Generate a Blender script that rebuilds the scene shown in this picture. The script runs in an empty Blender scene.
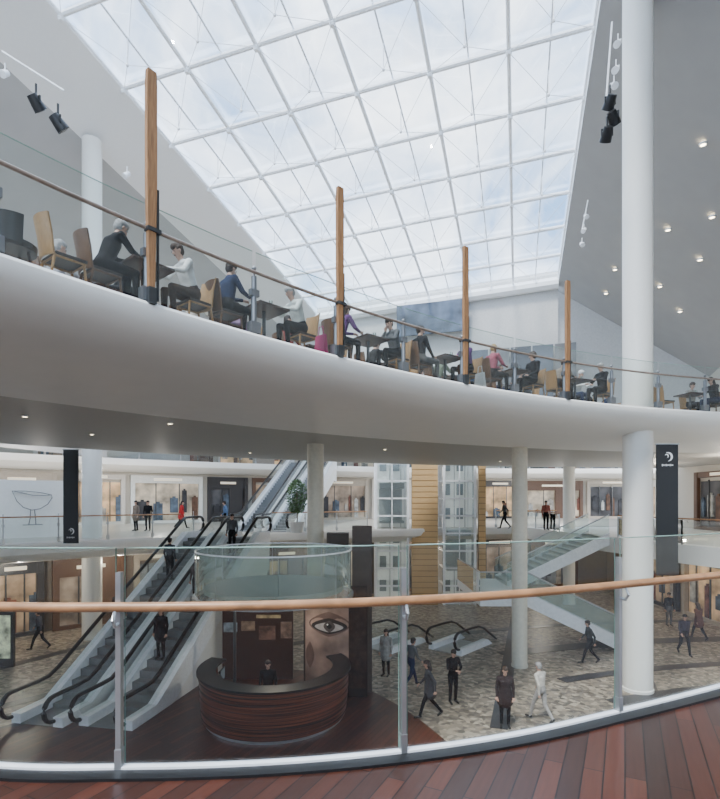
import bpy, math, random
import numpy as np
from mathutils import Vector, Matrix
random.seed(7)
SC=bpy.context.scene; COL=SC.collection
F=520.0; HOR=500.0; EYE=1.8
CX,CY=19.19,-10.26      # common centre of the curved decks and galleries
RD=28.8                 # front edge radius of the restaurant deck
RB=44.0                 # rear edge radius of the restaurant deck
def at(px,py,z):
    d=F*(z-EYE)/(HOR-py); return ((px-360)/F*d,d,z)
def pol(R,a):
    a=math.radians(a); return (CX+R*math.cos(a),CY+R*math.sin(a))
def ang(px,R):
    t=(px-360)/F; lo,hi=70.0,165.0
    for _ in range(50):
        m=(lo+hi)/2; x,y=pol(R,m)
        if y<0.5 or x/y<t: hi=m
        else: lo=m
    return (lo+hi)/2
# ------------------------------------------------------------ materials
MC={}
def mat(name,col,rough=0.5,metal=0.0,var=0.06,scale=8,emit=0,spec=0.5,bump=0):
    key=(name,tuple(col),rough,metal,emit)
    if key in MC: return MC[key]
    m=bpy.data.materials.new(name); m.use_nodes=True; nt=m.node_tree; b=nt.nodes['Principled BSDF']
    n=nt.nodes.new('ShaderNodeTexNoise'); n.inputs['Scale'].default_value=scale; n.inputs['Detail'].default_value=3
    tc=nt.nodes.new('ShaderNodeTexCoord'); nt.links.new(tc.outputs['Object'],n.inputs['Vector'])
    r=nt.nodes.new('ShaderNodeValToRGB')
    r.color_ramp.elements[0].position=0.3; r.color_ramp.elements[1].position=0.7
    r.color_ramp.elements[0].color=[max(0,c*(1-var)) for c in col]+[1]
    r.color_ramp.elements[1].color=[min(1,c*(1+var)) for c in col]+[1]
    nt.links.new(n.outputs['Fac'],r.inputs['Fac']); nt.links.new(r.outputs['Color'],b.inputs['Base Color'])
    b.inputs['Roughness'].default_value=rough; b.inputs['Metallic'].default_value=metal
    b.inputs['Specular IOR Level'].default_value=spec
    if emit:
        nt.links.new(r.outputs['Color'],b.inputs['Emission Color']); b.inputs['Emission Strength'].default_value=emit
    MC[key]=m; return m
def glassmat(name,tint,refl=1.0,haze=0.0,hc=(0.8,0.86,0.86)):
    m=bpy.data.materials.new(name); m.use_nodes=True; nt=m.node_tree; nt.nodes.clear()
    o=nt.nodes.new('ShaderNodeOutputMaterial'); t=nt.nodes.new('ShaderNodeBsdfTransparent'); t.inputs[0].default_value=(*tint,1)
    g=nt.nodes.new('ShaderNodeBsdfGlossy'); g.inputs['Roughness'].default_value=0.02; g.inputs['Color'].default_value=(1,1,1,1)
    fr=nt.nodes.new('ShaderNodeFresnel'); fr.inputs['IOR'].default_value=1.5
    mu=nt.nodes.new('ShaderNodeMath'); mu.operation='MULTIPLY'; mu.inputs[1].default_value=refl; mu.use_clamp=True
    nt.links.new(fr.outputs[0],mu.inputs[0])
    mx=nt.nodes.new('ShaderNodeMixShader'); nt.links.new(mu.outputs[0],mx.inputs[0]); nt.links.new(t.outputs[0],mx.inputs[1]); nt.links.new(g.outputs[0],mx.inputs[2])
    last=mx
    if haze:
        d=nt.nodes.new('ShaderNodeBsdfDiffuse'); d.inputs[0].default_value=(*hc,1)
        m2=nt.nodes.new('ShaderNodeMixShader'); m2.inputs[0].default_value=haze
        nt.links.new(mx.outputs[0],m2.inputs[1]); nt.links.new(d.outputs[0],m2.inputs[2]); last=m2
    nt.links.new(last.outputs[0],o.inputs[0]); return m
def plankmat(name,c1,c2,cm,rot,bw,rh,rough=0.3):
    m=bpy.data.materials.new(name); m.use_nodes=True; nt=m.node_tree; b=nt.nodes['Principled BSDF']
    tc=nt.nodes.new('ShaderNodeTexCoord'); mp=nt.nodes.new('ShaderNodeMapping'); mp.inputs['Rotation'].default_value=rot
    br=nt.nodes.new('ShaderNodeTexBrick'); br.inputs['Scale'].default_value=1
    br.inputs['Brick Width'].default_value=bw; br.inputs['Row Height'].default_value=rh; br.inputs['Mortar Size'].default_value=rh*0.035
    br.inputs['Color1'].default_value=(*c1,1); br.inputs['Color2'].default_value=(*c2,1); br.inputs['Mortar'].default_value=(*cm,1)
    br.offset=0.37; br.inputs['Bias'].default_value=0
    nt.links.new(tc.outputs['Object'],mp.inputs[0]); nt.links.new(mp.outputs[0],br.inputs['Vector'])
    n=nt.nodes.new('ShaderNodeTexNoise'); n.inputs['Scale'].default_value=3
    mp2=nt.nodes.new('ShaderNodeMapping'); mp2.inputs['Scale'].default_value=(1,14,1)
    nt.links.new(mp.outputs[0],mp2.inputs[0]); nt.links.new(mp2.outputs[0],n.inputs['Vector'])
    mx=nt.nodes.new('ShaderNodeMix'); mx.data_type='RGBA'; mx.blend_type='MULTIPLY'; mx.inputs['Factor'].default_value=0.45
    nt.links.new(br.outputs['Color'],mx.inputs['A']); nt.links.new(n.outputs['Fac'],mx.inputs['B'])
    nt.links.new(mx.outputs['Result'],b.inputs['Base Color']); b.inputs['Roughness'].default_value=rough
    return m
WHITE=mat('white_paint',(0.84,0.84,0.81),0.55,var=0.02)
HULL=mat('white_plaster',(0.88,0.865,0.82),0.45,var=0.012,scale=2)
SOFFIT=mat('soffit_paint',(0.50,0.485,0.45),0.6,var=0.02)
CREAM=mat('cream_paint',(0.56,0.52,0.45),0.5,var=0.03)
LGREY=mat('light_grey_paint',(0.45,0.45,0.45),0.7,var=0.03,scale=1)
MGREY=mat('grey_paint',(0.33,0.33,0.325),0.7,var=0.03,scale=1)
STEEL=mat('brushed_steel',(0.50,0.51,0.52),0.3,0.85)
DSTEEL=mat('dark_steel',(0.10,0.105,0.11),0.35,0.8)
BLACK=mat('black_matt',(0.008,0.008,0.009),0.4)
RUBBER=mat('black_rubber',(0.006,0.006,0.007),0.3)
WHITEMETAL=mat('white_coated_metal',(0.90,0.92,0.94),0.4,0.0)
TAUPE=mat('taupe_panel',(0.075,0.056,0.045),0.4)
GLASS=glassmat('clear_glass',(0.90,0.95,0.93),1.3,0.03)
NGLASS=glassmat('near_glass',(0.93,0.96,0.945),1.0,0.006)
SGLASS=glassmat('skylight_glass',(0.97,0.99,1.0),0.2)
DRUMG=glassmat('drum_glass',(0.74,0.83,0.78),1.4,0.17,(0.65,0.74,0.69))
STAIRG=glassmat('stair_glass',(0.80,0.90,0.88),1.0,0.14,(0.7,0.85,0.8))
def woodmat(name,c,var=0.35,rough=0.4,sc=(1,1,14),dist=2):
    m=bpy.data.materials.new(name); m.use_nodes=True; nt=m.node_tree; b=nt.nodes['Principled BSDF']
    tc=nt.nodes.new('ShaderNodeTexCoord'); mp=nt.nodes.new('ShaderNodeMapping'); mp.inputs['Scale'].default_value=sc
    n=nt.nodes.new('ShaderNodeTexNoise'); n.inputs['Scale'].default_value=3; n.inputs['Distortion'].default_value=dist
    r=nt.nodes.new('ShaderNodeValToRGB'); r.color_ramp.elements[0].position=0.35; r.color_ramp.elements[1].position=0.65
    r.color_ramp.elements[0].color=[k*(1-var) for k in c]+[1]; r.color_ramp.elements[1].color=[min(1,k*(1+var)) for k in c]+[1]
    nt.links.new(tc.outputs['Object'],mp.inputs[0]); nt.links.new(mp.outputs[0],n.inputs['Vector']); nt.links.new(n.outputs['Fac'],r.inputs['Fac'])
    nt.links.new(r.outputs['Color'],b.inputs['Base Color']); b.inputs['Roughness'].default_value=rough; return m
RAILW=woodmat('handrail_wood',(0.40,0.20,0.09),0.2,0.35,(1,1,1))
URAIL=woodmat('bronze_rail',(0.26,0.20,0.16),0.2,0.3,(1,1,1))
FINW=woodmat('fin_wood',(0.33,0.17,0.075),0.25,0.5,(12,12,0.6))
CHAIRW=woodmat('chair_wood',(0.34,0.20,0.085),0.2,0.4,(10,10,1))
DESKW=woodmat('desk_wood',(0.125,0.037,0.02),0.85,0.3,(0.12,0.12,8),0.2)
PANELW=mat('honey_timber',(0.64,0.42,0.20),0.5,var=0.03,scale=2)
DARKW=woodmat('table_wood',(0.06,0.034,0.026),0.2,0.4,(3,3,3))
DECKW=plankmat('deck_planks',(0.115,0.033,0.018),(0.040,0.015,0.010),(0.004,0.002,0.002),(0,0,math.radians(-63)),1.9,0.125,0.30)
LOWW=plankmat('lower_planks',(0.15,0.045,0.025),(0.07,0.025,0.017),(0.006,0.003,0.002),(0,0,math.radians(-63)),2.2,0.16,0.36)
def terrazzo():
    m=bpy.data.materials.new('terrazzo'); m.use_nodes=True; nt=m.node_tree; b=nt.nodes['Principled BSDF']
    tc=nt.nodes.new('ShaderNodeTexCoord'); v=nt.nodes.new('ShaderNodeTexVoronoi'); v.inputs['Scale'].default_value=7
    nt.links.new(tc.outputs['Object'],v.inputs['Vector'])
    sp=nt.nodes.new('ShaderNodeSeparateColor'); nt.links.new(v.outputs['Color'],sp.inputs[0])
    r=nt.nodes.new('ShaderNodeValToRGB'); e=r.color_ramp.elements
    e[0].color=(0.10,0.088,0.072,1); e[1].color=(0.46,0.40,0.31,1); x=e.new(0.35); x.color=(0.20,0.17,0.135,1); x=e.new(0.7); x.color=(0.30,0.25,0.19,1)
    nt.links.new(sp.outputs[0],r.inputs['Fac'])
    nt.links.new(r.outputs['Color'],b.inputs['Base Color']); b.inputs['Roughness'].default_value=0.4
    return m
TERR=terrazzo()
# ------------------------------------------------------------ mesh builder
class MB:
    def __init__(s): s.v=[]; s.f=[]
    def add(s,vs,fs):
        o=len(s.v); s.v+= [tuple(p) for p in vs]; s.f+=[tuple(i+o for i in f) for f in fs]; return s
    def box(s,c,sz,rz=0):
        x,y,z=[k/2 for k in sz]; ca,sa=math.cos(rz),math.sin(rz); vs=[]
        for dz in(-z,z):
            for dx,dy in((-x,-y),(x,-y),(x,y),(-x,y)):
                vs.append((c[0]+dx*ca-dy*sa,c[1]+dx*sa+dy*ca,c[2]+dz))
        return s.add(vs,[(3,2,1,0),(4,5,6,7),(0,1,5,4),(1,2,6,5),(2,3,7,6),(3,0,4,7)])
    def cyl(s,p0,p1,r0,r1=None,n=12):
        r1=r0 if r1 is None else r1
        p0,p1=Vector(p0),Vector(p1); d=(p1-p0).normalized(); a=d.orthogonal().normalized(); b=d.cross(a)
        vs=[]
        for p,r in((p0,r0),(p1,r1)):
            for i in range(n):
                t=2*math.pi*i/n; vs.append(p+a*math.cos(t)*r+b*math.sin(t)*r)
        fs=[(i,(i+1)%n,n+(i+1)%n,n+i) for i in range(n)]+[tuple(range(n-1,-1,-1)),tuple(range(n,2*n))]
        return s.add(vs,fs)
    def tube(s,pts,r,n=8,w=1.0):
        pts=[Vector(p) for p in pts]; vs=[]; N=len(pts)
        for k,p in enumerate(pts):
            d=(pts[min(k+1,N-1)]-pts[max(k-1,0)]).normalized()
            a=d.cross(Vector((0,0,1)))
            if a.length<0.05: a=Vector((0,1,0)) if abs(d.y)<0.5 else Vector((1,0,0))
            a.normalize(); b=a.cross(d)
            for i in range(n):
                t=2*math.pi*(i+0.5)/n; vs.append(p+a*math.cos(t)*r*w+b*math.sin(t)*r)
        fs=[]
        for k in range(N-1):
            for i in range(n): fs.append((k*n+i,k*n+(i+1)%n,(k+1)*n+(i+1)%n,(k+1)*n+i))
        fs+=[tuple(range(n-1,-1,-1)),tuple(range((N-1)*n,N*n))]
        return s.add(vs,fs)
    def lathe(s,prof,c=(0,0,0),n=32,a0=0,a1=360):
        full=abs(a1-a0)>=359.9; m=n if full else n+1; vs=[]
        for i in range(m):
            t=math.radians(a0+(a1-a0)*i/n)
            for r,z in prof: vs.append((c[0]+r*math.cos(t),c[1]+r*math.sin(t),c[2]+z))
        P=len(prof); fs=[]
        for i in range(n):
            j=(i+1)%m
            for k in range(P-1): fs.append((i*P+k,j*P+k,j*P+k+1,i*P+k+1))
        return s.add(vs,fs)
    def arc(s,prof,a0,a1,n=64,c=(CX,CY),close=True):
        vs=[]
        for i in range(n+1):
            t=math.radians(a0+(a1-a0)*i/n)
            for r,z in prof: vs.append((c[0]+r*math.cos(t),c[1]+r*math.sin(t),z))
        P=len(prof); fs=[]; K=P if close else P-1
        for i in range(n):
            for k in range(K): fs.append((i*P+k,(i+1)*P+k,(i+1)*P+(k+1)%P,i*P+(k+1)%P))
        if close: fs+=[tuple(range(P)),tuple(range(n*P+P-1,n*P-1,-1))]
        return s.add(vs,fs)
    def prism(s,pts,y0,y1):
        n=len(pts); vs=[(x,y0,z) for x,z in pts]+[(x,y1,z) for x,z in pts]
        return s.add(vs,[tuple(range(n)),tuple(range(2*n-1,n-1,-1))]+[(i,n+i,n+(i+1)%n,(i+1)%n) for i in range(n)])
    def plan(s,pts,z0,z1):
        n=len(pts); vs=[(x,y,z0) for x,y in pts]+[(x,y,z1) for x,y in pts]
        return s.add(vs,[tuple(range(n-1,-1,-1)),tuple(range(n,2*n))]+[(i,(i+1)%n,n+(i+1)%n,n+i) for i in range(n)])
    def quad(s,a,b,c,d): return s.add([a,b,c,d],[(0,1,2,3)])
    def sph(s,c,r,n=12,m=8):
        if not hasattr(r,'__len__'): r=(r,r,r)
        vs=[(c[0],c[1],c[2]-r[2])]
        for j in range(1,m):
            p=-math.pi/2+math.pi*j/m
            for i in range(n):
                t=2*math.pi*i/n; vs.append((c[0]+r[0]*math.cos(p)*math.cos(t),c[1]+r[1]*math.cos(p)*math.sin(t),c[2]+r[2]*math.sin(p)))
        vs.append((c[0],c[1],c[2]+r[2])); T=len(vs)-1; fs=[]
        for i in range(n):
            fs.append((0,1+(i+1)%n,1+i)); fs.append((T,T-n+i,T-n+(i+1)%n))
            for j in range(m-2): fs.append((1+j*n+i,1+j*n+(i+1)%n,1+(j+1)*n+(i+1)%n,1+(j+1)*n+i))
        return s.add(vs,fs)
    def mesh(s,name,m,smooth=True):
        me=bpy.data.meshes.new(name); me.from_pydata(s.v,[],s.f); me.update()
        if m: me.materials.append(m)
        if smooth:
            me.shade_smooth(); me.set_sharp_from_angle(angle=math.radians(38))
        return me
    def obj(s,name,m,parent=None,smooth=True):
        o=bpy.data.objects.new(name,s.mesh(name,m,smooth)); COL.objects.link(o)
        if parent: o.parent=parent
        return o
def empty(name,loc=(0,0,0),rz=0):
    o=bpy.data.objects.new(name,None); o.empty_display_size=0.2; COL.objects.link(o); o.location=loc; o.rotation_euler=(0,0,rz); return o
def top(o,label,cat,group=None):
    o['label']=label; o['category']=cat
    if group: o['group']=group
    return o
def struct(o,label=None):
    o['kind']='structure'
    if label: o['label']=label
    return o
def clone(root,loc,rz=0,parent=None):
    n=root.copy(); COL.objects.link(n)
    if parent is None: n.location=loc; n.rotation_euler=(0,0,rz)
    else: n.parent=parent
    for c in root.children: clone(c,None,0,n)
    return n
def kill(root):
    for c in list(root.children): kill(c)
    bpy.data.objects.remove(root)
# ------------------------------------------------------------ camera
cam=bpy.data.cameras.new('camera'); co=bpy.data.objects.new('camera',cam); COL.objects.link(co)
cam.sensor_fit='HORIZONTAL'; cam.sensor_width=36; cam.lens=26; cam.shift_y=(HOR-399.5)/720
co.location=(0,0,EYE); co.rotation_euler=(math.radians(90),0,0); cam.clip_end=500; SC.camera=co
# ------------------------------------------------------------ world (bright sky with thin cloud)
w=bpy.data.worlds.new('sky'); SC.world=w; w.use_nodes=True; nt=w.node_tree; bg=nt.nodes['Background']
tc=nt.nodes.new('ShaderNodeTexCoord'); n=nt.nodes.new('ShaderNodeTexNoise'); n.inputs['Scale'].default_value=3.0; n.inputs['Detail'].default_value=8; n.inputs['Roughness'].default_value=0.62; n.inputs['Distortion'].default_value=0.6
r=nt.nodes.new('ShaderNodeValToRGB'); r.color_ramp.elements[0].position=0.38; r.color_ramp.elements[1].position=0.70
r.color_ramp.elements[0].color=(0.15,0.28,0.50,1); r.color_ramp.elements[1].color=(0.90,0.95,1,1)
nt.links.new(tc.outputs['Generated'],n.inputs['Vector']); nt.links.new(n.outputs['Fac'],r.inputs['Fac']); nt.links.new(r.outputs['Color'],bg.inputs['Color'])
bg.inputs['Strength'].default_value=5.8
# ------------------------------------------------------------ lower floor
b=MB(); b.plan([(-48,-10),(45,-10),(45,62),(-48,62)],-5.1,-4.8); struct(b.obj('floor',TERR,smooth=False),'speckled beige and brown mosaic floor of the lower mall')
def crom(P,n=8,closed=False):
    out=[]; N=len(P); g=(lambda i:P[i%N]) if closed else (lambda i:P[min(max(i,0),N-1)])
    for i in range(N if closed else N-1):
        p0,p1,p2,p3=g(i-1),g(i),g(i+1),g(i+2)
        for k in range(n):
            t=k/n; out.append(tuple(0.5*((2*p1[j])+(-p0[j]+p2[j])*t+(2*p0[j]-5*p1[j]+4*p2[j]-p3[j])*t*t+(-p0[j]+3*p1[j]-3*p2[j]+p3[j])*t**3) for j in(0,1)))
    if not closed: out.append(P[-1])
    return out
wl=[(-26,6),(3.2,6)]+crom([(3.2,6),(2.9,12.0),(2.2,14.6),(0.9,17.2),(-1.0,19.4),(-3.5,20.4),(-6.2,19.6),(-8.5,16.6),(-12,14.6),(-26,13.8)],6)[1:]
b=MB(); b.plan(wl,-4.8,-4.785); struct(b.obj('floor',LOWW,smooth=False),'dark red hardwood floor around the information desk')
GRAN=mat('dark_granite',(0.03,0.028,0.03),0.35)
for i,(ra,rb_,aa,ab) in enumerate(((34.6,35.4,80,112),(31.3,31.8,80,112),(38.4,38.9,80,112),(40.5,41.0,118,140),(38.5,39.0,132,145),(29.0,29.6,80,112))):
    b=MB(); b.arc([(ra,-4.797),(rb_,-4.797),(rb_,-4.788),(ra,-4.788)],aa,ab,40); struct(b.obj('trim_%d'%(30+i),GRAN),'dark granite band in the mosaic floor')
for i,(x0,y0,x1,y1) in enumerate(((4,15,9,30),(8.2,13.5,12.5,24),(-16,17,-11,26))):
    b=MB(); dx,dy=x1-x0,y1-y0; L=math.hypot(dx,dy); nx,ny=-dy/L*0.25,dx/L*0.25
    b.plan([(x0-nx,y0-ny),(x1-nx,y1-ny),(x1+nx,y1+ny),(x0+nx,y0+ny)],-4.795,-4.786); struct(b.obj('trim_%d'%(24+i),GRAN,smooth=False),'dark granite band in the mosaic floor')
# ------------------------------------------------------------ near deck
CP=[(-9,5.0),(-5.5,3.95),(-2.6,3.50),(-1.55,3.46),(-0.6,3.52),(0.3,3.68),(1.2,3.95),(2.17,4.37),(3.41,4.95),(5.4,5.95),(8.5,7.6),(12,9.6)]
edge=crom(CP)
def offs(path,u):
    out=[]
    for i,p in enumerate(path):
        a=path[max(i-1,0)]; c=path[min(i+1,len(path)-1)]; tx,ty=c[0]-a[0],c[1]-a[1]; L=math.hypot(tx,ty)
        out.append((p[0]-ty/L*u,p[1]+tx/L*u))
    return out
b=MB(); b.plan([(-9,-10),(12,-10)]+edge[::-1],-0.35,0)
struct(b.obj('floor',DECKW,smooth=False),'dark red hardwood plank deck')
def strip(path,u0,u1,z0,z1):
    A=offs(path,u0); B=offs(path,u1); n=len(path); b=MB()
    vs=[]
    for i in range(n): vs+=[(*A[i],z0),(*B[i],z0),(*B[i],z1),(*A[i],z1)]
    fs=[]
    for i in range(n-1):
        for k in range(4): fs.append((i*4+k,(i+1)*4+k,(i+1)*4+(k+1)%4,i*4+(k+1)%4))
    return b.add(vs,fs)
struct(strip(edge,-0.03,0.03,0.0,0.035).obj('trim_2',WHITEMETAL),'pale metal shoe along the deck edge')
struct(strip(edge,-0.14,-0.03,-0.0,0.02).obj('trim_3',BLACK),'black strip along the deck edge')
struct(strip(edge,0.03,0.08,-0.4,0.0).obj('trim_4',WHITE),'white deck edge fascia')
bal=top(empty('balustrade',(0,3.4,0)),'curved clear glass balustrade with wooden handrail and steel posts','balustrade')
def child_at(b,name,m,parent):
    loc=parent.location; b.v=[(x-loc[0],y-loc[1],z-loc[2]) for x,y,z in b.v]
    return b.obj(name,m,parent)
child_at(MB().tube([(*p,1.1) for p in offs(edge,-0.06)],0.032,12),'handrail',RAILW,bal)['label']='round tan wooden handrail'
def ept(X):
    for i in range(len(edge)-1):
        if edge[i][0]<=X<=edge[i+1][0]:
            t=(X-edge[i][0])/(edge[i+1][0]-edge[i][0]); y=edge[i][1]+t*(edge[i+1][1]-edge[i][1]); return (X,y,math.atan2(edge[i+1][1]-edge[i][1],edge[i+1][0]-edge[i][0]))
PX=[-3.45,-1.60,0.305,2.17,3.95]
EDG=mat('glass_edge',(0.28,0.42,0.36),0.2)
for X in PX:
    x,y,a=ept(X)
    p=MB(); p.box((x,y,0.66),(0.034,0.05,1.32),a); p.box((x,y,0.08),(0.045,0.06,0.14),a); child_at(p,'post',STEEL,bal)
    nx,ny=math.sin(a),-math.cos(a)
    q=MB(); q.tube([(x+nx*0.02,y+ny*0.02,0.98),(x+nx*0.07,y+ny*0.07,0.975),(x+nx*0.10,y+ny*0.10,1.02),(x+nx*0.07,y+ny*0.07,1.08),(x-nx*0.02,y-ny*0.02,1.10)],0.013,8)
    child_at(q,'handrail_bracket',STEEL,bal)
outer=offs(edge,0.015)
for k in range(4):
    xa,xb=PX[k]+0.03,PX[k+1]-0.03
    seg=[(xa,ept(xa)[1]+0.015)]+[p for p in outer if xa+0.05<p[0]<xb-0.05]+[(xb,ept(xb)[1]+0.015)]
    g=MB(); m_=len(seg); g.add([(*p,0.04) for p in seg]+[(*p,1.48) for p in seg],[(i,i+1,m_+i+1,m_+i) for i in range(m_-1)])
    o=child_at(g,'glass_panel',NGLASS,bal)
    e_=MB(); e_.tube([(*seg[0],0.05)]+[(*p,1.48) for p in seg]+[(*seg[-1],0.05)],0.005,6); child_at(e_,'panel_edge',EDG,bal)
# ------------------------------------------------------------ restaurant deck
prof=[(RD,4.8),(RD-0.06,4.74),(RD-0.07,4.62),(RD,4.48),(RD+0.2,4.32),(RD+0.6,4.16),(RD+1.2,4.04),(RD+2.2,3.95),(RD+3.4,3.90),(RD+4.7,3.88)]
A0,A1=82,166
b=MB(); b.arc(prof,A0,A1,120,close=False); struct(b.obj('trim_5',HULL),'smooth white bull-nosed hull edge of the restaurant deck')
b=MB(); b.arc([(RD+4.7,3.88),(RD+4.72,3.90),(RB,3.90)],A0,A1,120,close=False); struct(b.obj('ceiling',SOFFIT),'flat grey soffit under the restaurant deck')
b=MB(); b.arc([(RB,3.90),(RB+0.02,4.8)],A0,A1,120,close=False); struct(b.obj('trim_6',WHITE),'white rear edge of the restaurant deck')
b=MB(); b.arc([(RD,4.8),(RB+0.02,4.8),(RB+0.02,4.76),(RD,4.76)],A0,A1,120); struct(b.obj('floor',mat('deck_tile',(0.40,0.36,0.31),0.4)),'restaurant deck floor')
def arcbal(R,a0,a1,z,label,railmat,step=2.0,hg=1.1,hglass=1.1,postm=STEEL,pr=0.03,rr=0.032):
    x,y=pol(R,(a0+a1)/2); e=top(empty('balustrade',(x,y,z)),label,'balustrade')
    n=max(4,int(abs(a1-a0)*math.pi/180*R/0.8))
    child_at(MB().tube([(*pol(R-0.05,a0+(a1-a0)*i/n),z+hg) for i in range(n+1)],rr,8),'handrail',railmat,e)
    da=math.degrees(step/R); k=int(round((a0-a1)/da)); pm=None
    for i in range(k+1):
        a=a0-da*i; p=pol(R+0.02,a)
        if pm is None:
            pb=MB(); pb.cyl((0,0,0),(0,0,hg-0.05),pr,pr,10); pb.cyl((0,0,hg-0.06),(0,0,hg+0.08),pr*0.4,pr*0.4,8); pb.sph((0,0,hg+0.1),pr*0.9,8,6); pb.box((0,0,0.12),(pr*4,pr*3,0.2)); pb.box((0,0,0.75),(pr*3.4,pr*2,0.12))
            pm=pb.mesh('post',postm)
        po=bpy.data.objects.new('post',pm); COL.objects.link(po); po.parent=e; po.location=(p[0]-x,p[1]-y,0); po.rotation_euler=(0,0,math.radians(a+90))
        if i<k:
            aa,ab=a-math.degrees(0.04/R),a-da+math.degrees(0.04/R)
            g=MB(); g.arc([(R+0.02,z+0.06),(R+0.02,z+hglass)],aa,ab,3,close=False); child_at(g,'glass_panel',GLASS,e)
            if hglass>1.3:
                g=MB(); g.tube([(*pol(R+0.02,aa+(ab-aa)*j/3),z+hglass) for j in range(4)],0.008,5); child_at(g,'panel_edge',EDG,e)
    return e
aw=ang(150,RD); st=math.degrees(4.02/RD)
arcbal(RD+0.05,aw+st*1.5,aw-st*5.5,4.8,'curved restaurant balustrade of clear glass with steel posts and bronze rail',URAIL,2.01,1.1,1.5,mat('grey_post',(0.24,0.25,0.26),0.35,0.6),0.05,0.03)
finm=MB(); vs=[];lv=[(0.0,0.04),(0.7,0.055),(1.8,0.078),(3.3,0.08),(3.5,0.07)]
for z,hw in lv: vs+=[(-hw,-0.04,z),(hw,-0.04,z),(hw,0.04,z),(-hw,0.04,z)]
fs=[(3,2,1,0),(16,17,18,19)]
for k in range(4):
    for i in range(4): fs.append((k*4+i,k*4+(i+1)%4,(k+1)*4+(i+1)%4,(k+1)*4+i))
finm.add(vs,fs)
fin=empty('wooden_fin'); finm.obj('blade',FINW,fin,False); q=MB(); q.box((0,0.0,0.1),(0.12,0.12,0.25)); q.box((-0.03,0.0,1.1),(0.22,0.12,0.06)); q.box((-0.11,0,0.9),(0.03,0.03,1.7)); q.obj('bracket',DSTEEL,fin)
top(fin,'tall tapering wooden fin post rising above the restaurant balustrade','post','wooden fins along the balustrade')
for i in range(-1,4):
    a=aw-st*i; clone(fin,(*pol(RD-0.03,a),4.78),math.radians(a+90))
kill(fin)
# ------------------------------------------------------------ skylight
E1=(0.291,0.957); E2=(-0.957,0.291)
def sk(u,s,dz=0):
    X=s*E1[0]+u*E2[0]; Y=s*E1[1]+u*E2[1]; return (X,Y,EYE+20.75+0.0101*X-0.101*Y+dz)
BS=3.32; S1=39.0+BS; U0,U1=-2.91,16.79; BU=(U1-U0)/6; NS=16; S0=S1-NS*BS
b=MB(); b.quad(sk(U0,S0,0.25),sk(U0,S1,0.25),sk(U1,S1,0.25),sk(U1,S0,0.25)); sky=struct(b.obj('window_1',SGLASS,smooth=False),'large sloping glazed skylight with white steel frame')
for i in range(7):
    u=U0+BU*i; MB().tube([sk(u,S0,0),sk(u,S1,0)],0.09,8).obj('rafter',WHITEMETAL,sky)
for j in range(NS+1):
    s=S0+BS*j; MB().tube([sk(U0,s,0.02),sk(U1,s,0.02)],0.11,8).obj('purlin',WHITEMETAL,sky)
gm_=mat('grey_glazing_bar',(0.80,0.83,0.86),0.4)
for i in range(1,12,2): MB().tube([sk(U0+BU/2*i,S0,0.2),sk(U0+BU/2*i,S1,0.2)],0.045,4).obj('glazing_bar',gm_,sky)
q=MB(); nd=MB()
for i in range(6):
    for j in range(6,NS):
        c=sk(U0+BU*(i+0.5),S0+BS*(j+0.5),-0.9)
        for du,ds in((0,0),(1,0),(0,1),(1,1)):
            q.tube([c,sk(U0+BU*(i+du),S0+BS*(j+ds),-0.08)],0.012,4)
        q.tube([c,sk(U0+BU*(i+0.5),S0+BS*(j+0.5),0.2)],0.025,5)
        nd.sph(c,0.07,6,4)
for i in range(7):
    for j in range(6,NS): nd.sph(sk(U0+BU*i,S0+BS*j,-0.12),0.14,6,4)
t_=q.obj('tension_rods',WHITEMETAL,sky); t_['kind']='stuff'; t_=nd.obj('rod_nodes',WHITEMETAL,sky); t_['kind']='stuff'
def lin(u,s,z): X=s*E1[0]+u*E2[0]; Y=s*E1[1]+u*E2[1]; return (X,Y,z)
def zroof(u,s): return sk(u,s)[2]
UP=mat('upstand_white',(0.90,0.91,0.92),0.6,var=0.01)
UE=19.9; UW=28.0; SB=-12
b=MB(); b.quad(sk(U1,SB,-0.1),sk(U1,S1+1,-0.1),sk(UE,S1+1,-0.9),sk(UE,SB,-0.9)); struct(b.obj('ceiling',UP,smooth=False),'bright white roof margin beside the skylight')
b=MB(); b.quad(sk(UE,SB,-0.9),sk(UE,S1+1,-0.9),sk(UW,S1+1,-5),sk(UW,SB,-5)); struct(b.obj('ceiling',LGREY,smooth=False),'pale grey sloping side ceiling')
b=MB(); b.quad(sk(UW,SB,-5),sk(UW,S1+1,-5),lin(UW,S1+1,4.8),lin(UW,SB,4.8)); struct(b.obj('wall_left',LGREY,smooth=False),'pale grey side wall above the restaurant')
def rc(u,s,dz=0):
    p=sk(U0,s); X=s*E1[0]+u*E2[0]; Y=s*E1[1]+u*E2[1]; return (X,Y,p[2]-0.72*(U0-u)+dz)
b=MB(); b.quad(sk(U0,SB,0.6),sk(U0,S1,0.6),sk(U0,S1,-0.5),sk(U0,SB,-0.5)); struct(b.obj('trim_7',UP,smooth=False))
UR=-13.2
b=MB(); b.quad(rc(U0,SB,-0.5),rc(U0,S1+1,-0.5),rc(UR,S1+1,-0.5),rc(UR,SB,-0.5)); struct(b.obj('ceiling',MGREY,smooth=False),'grey sloping ceiling with recessed downlights')
b=MB(); b.quad(rc(UR,SB,-0.5),rc(UR,S1+1,-0.5),lin(UR,S1+1,4.8),lin(UR,SB,4.8)); struct(b.obj('wall_right',CREAM,smooth=False),'pale cream side wall')
b=MB(); b.quad((-40,-10,-4.8),(34,-10,-4.8),(34,-10,5.5),(-40,-10,5.5)); struct(b.obj('wall_front',WHITE,smooth=False),'plain wall closing the atrium')
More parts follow.
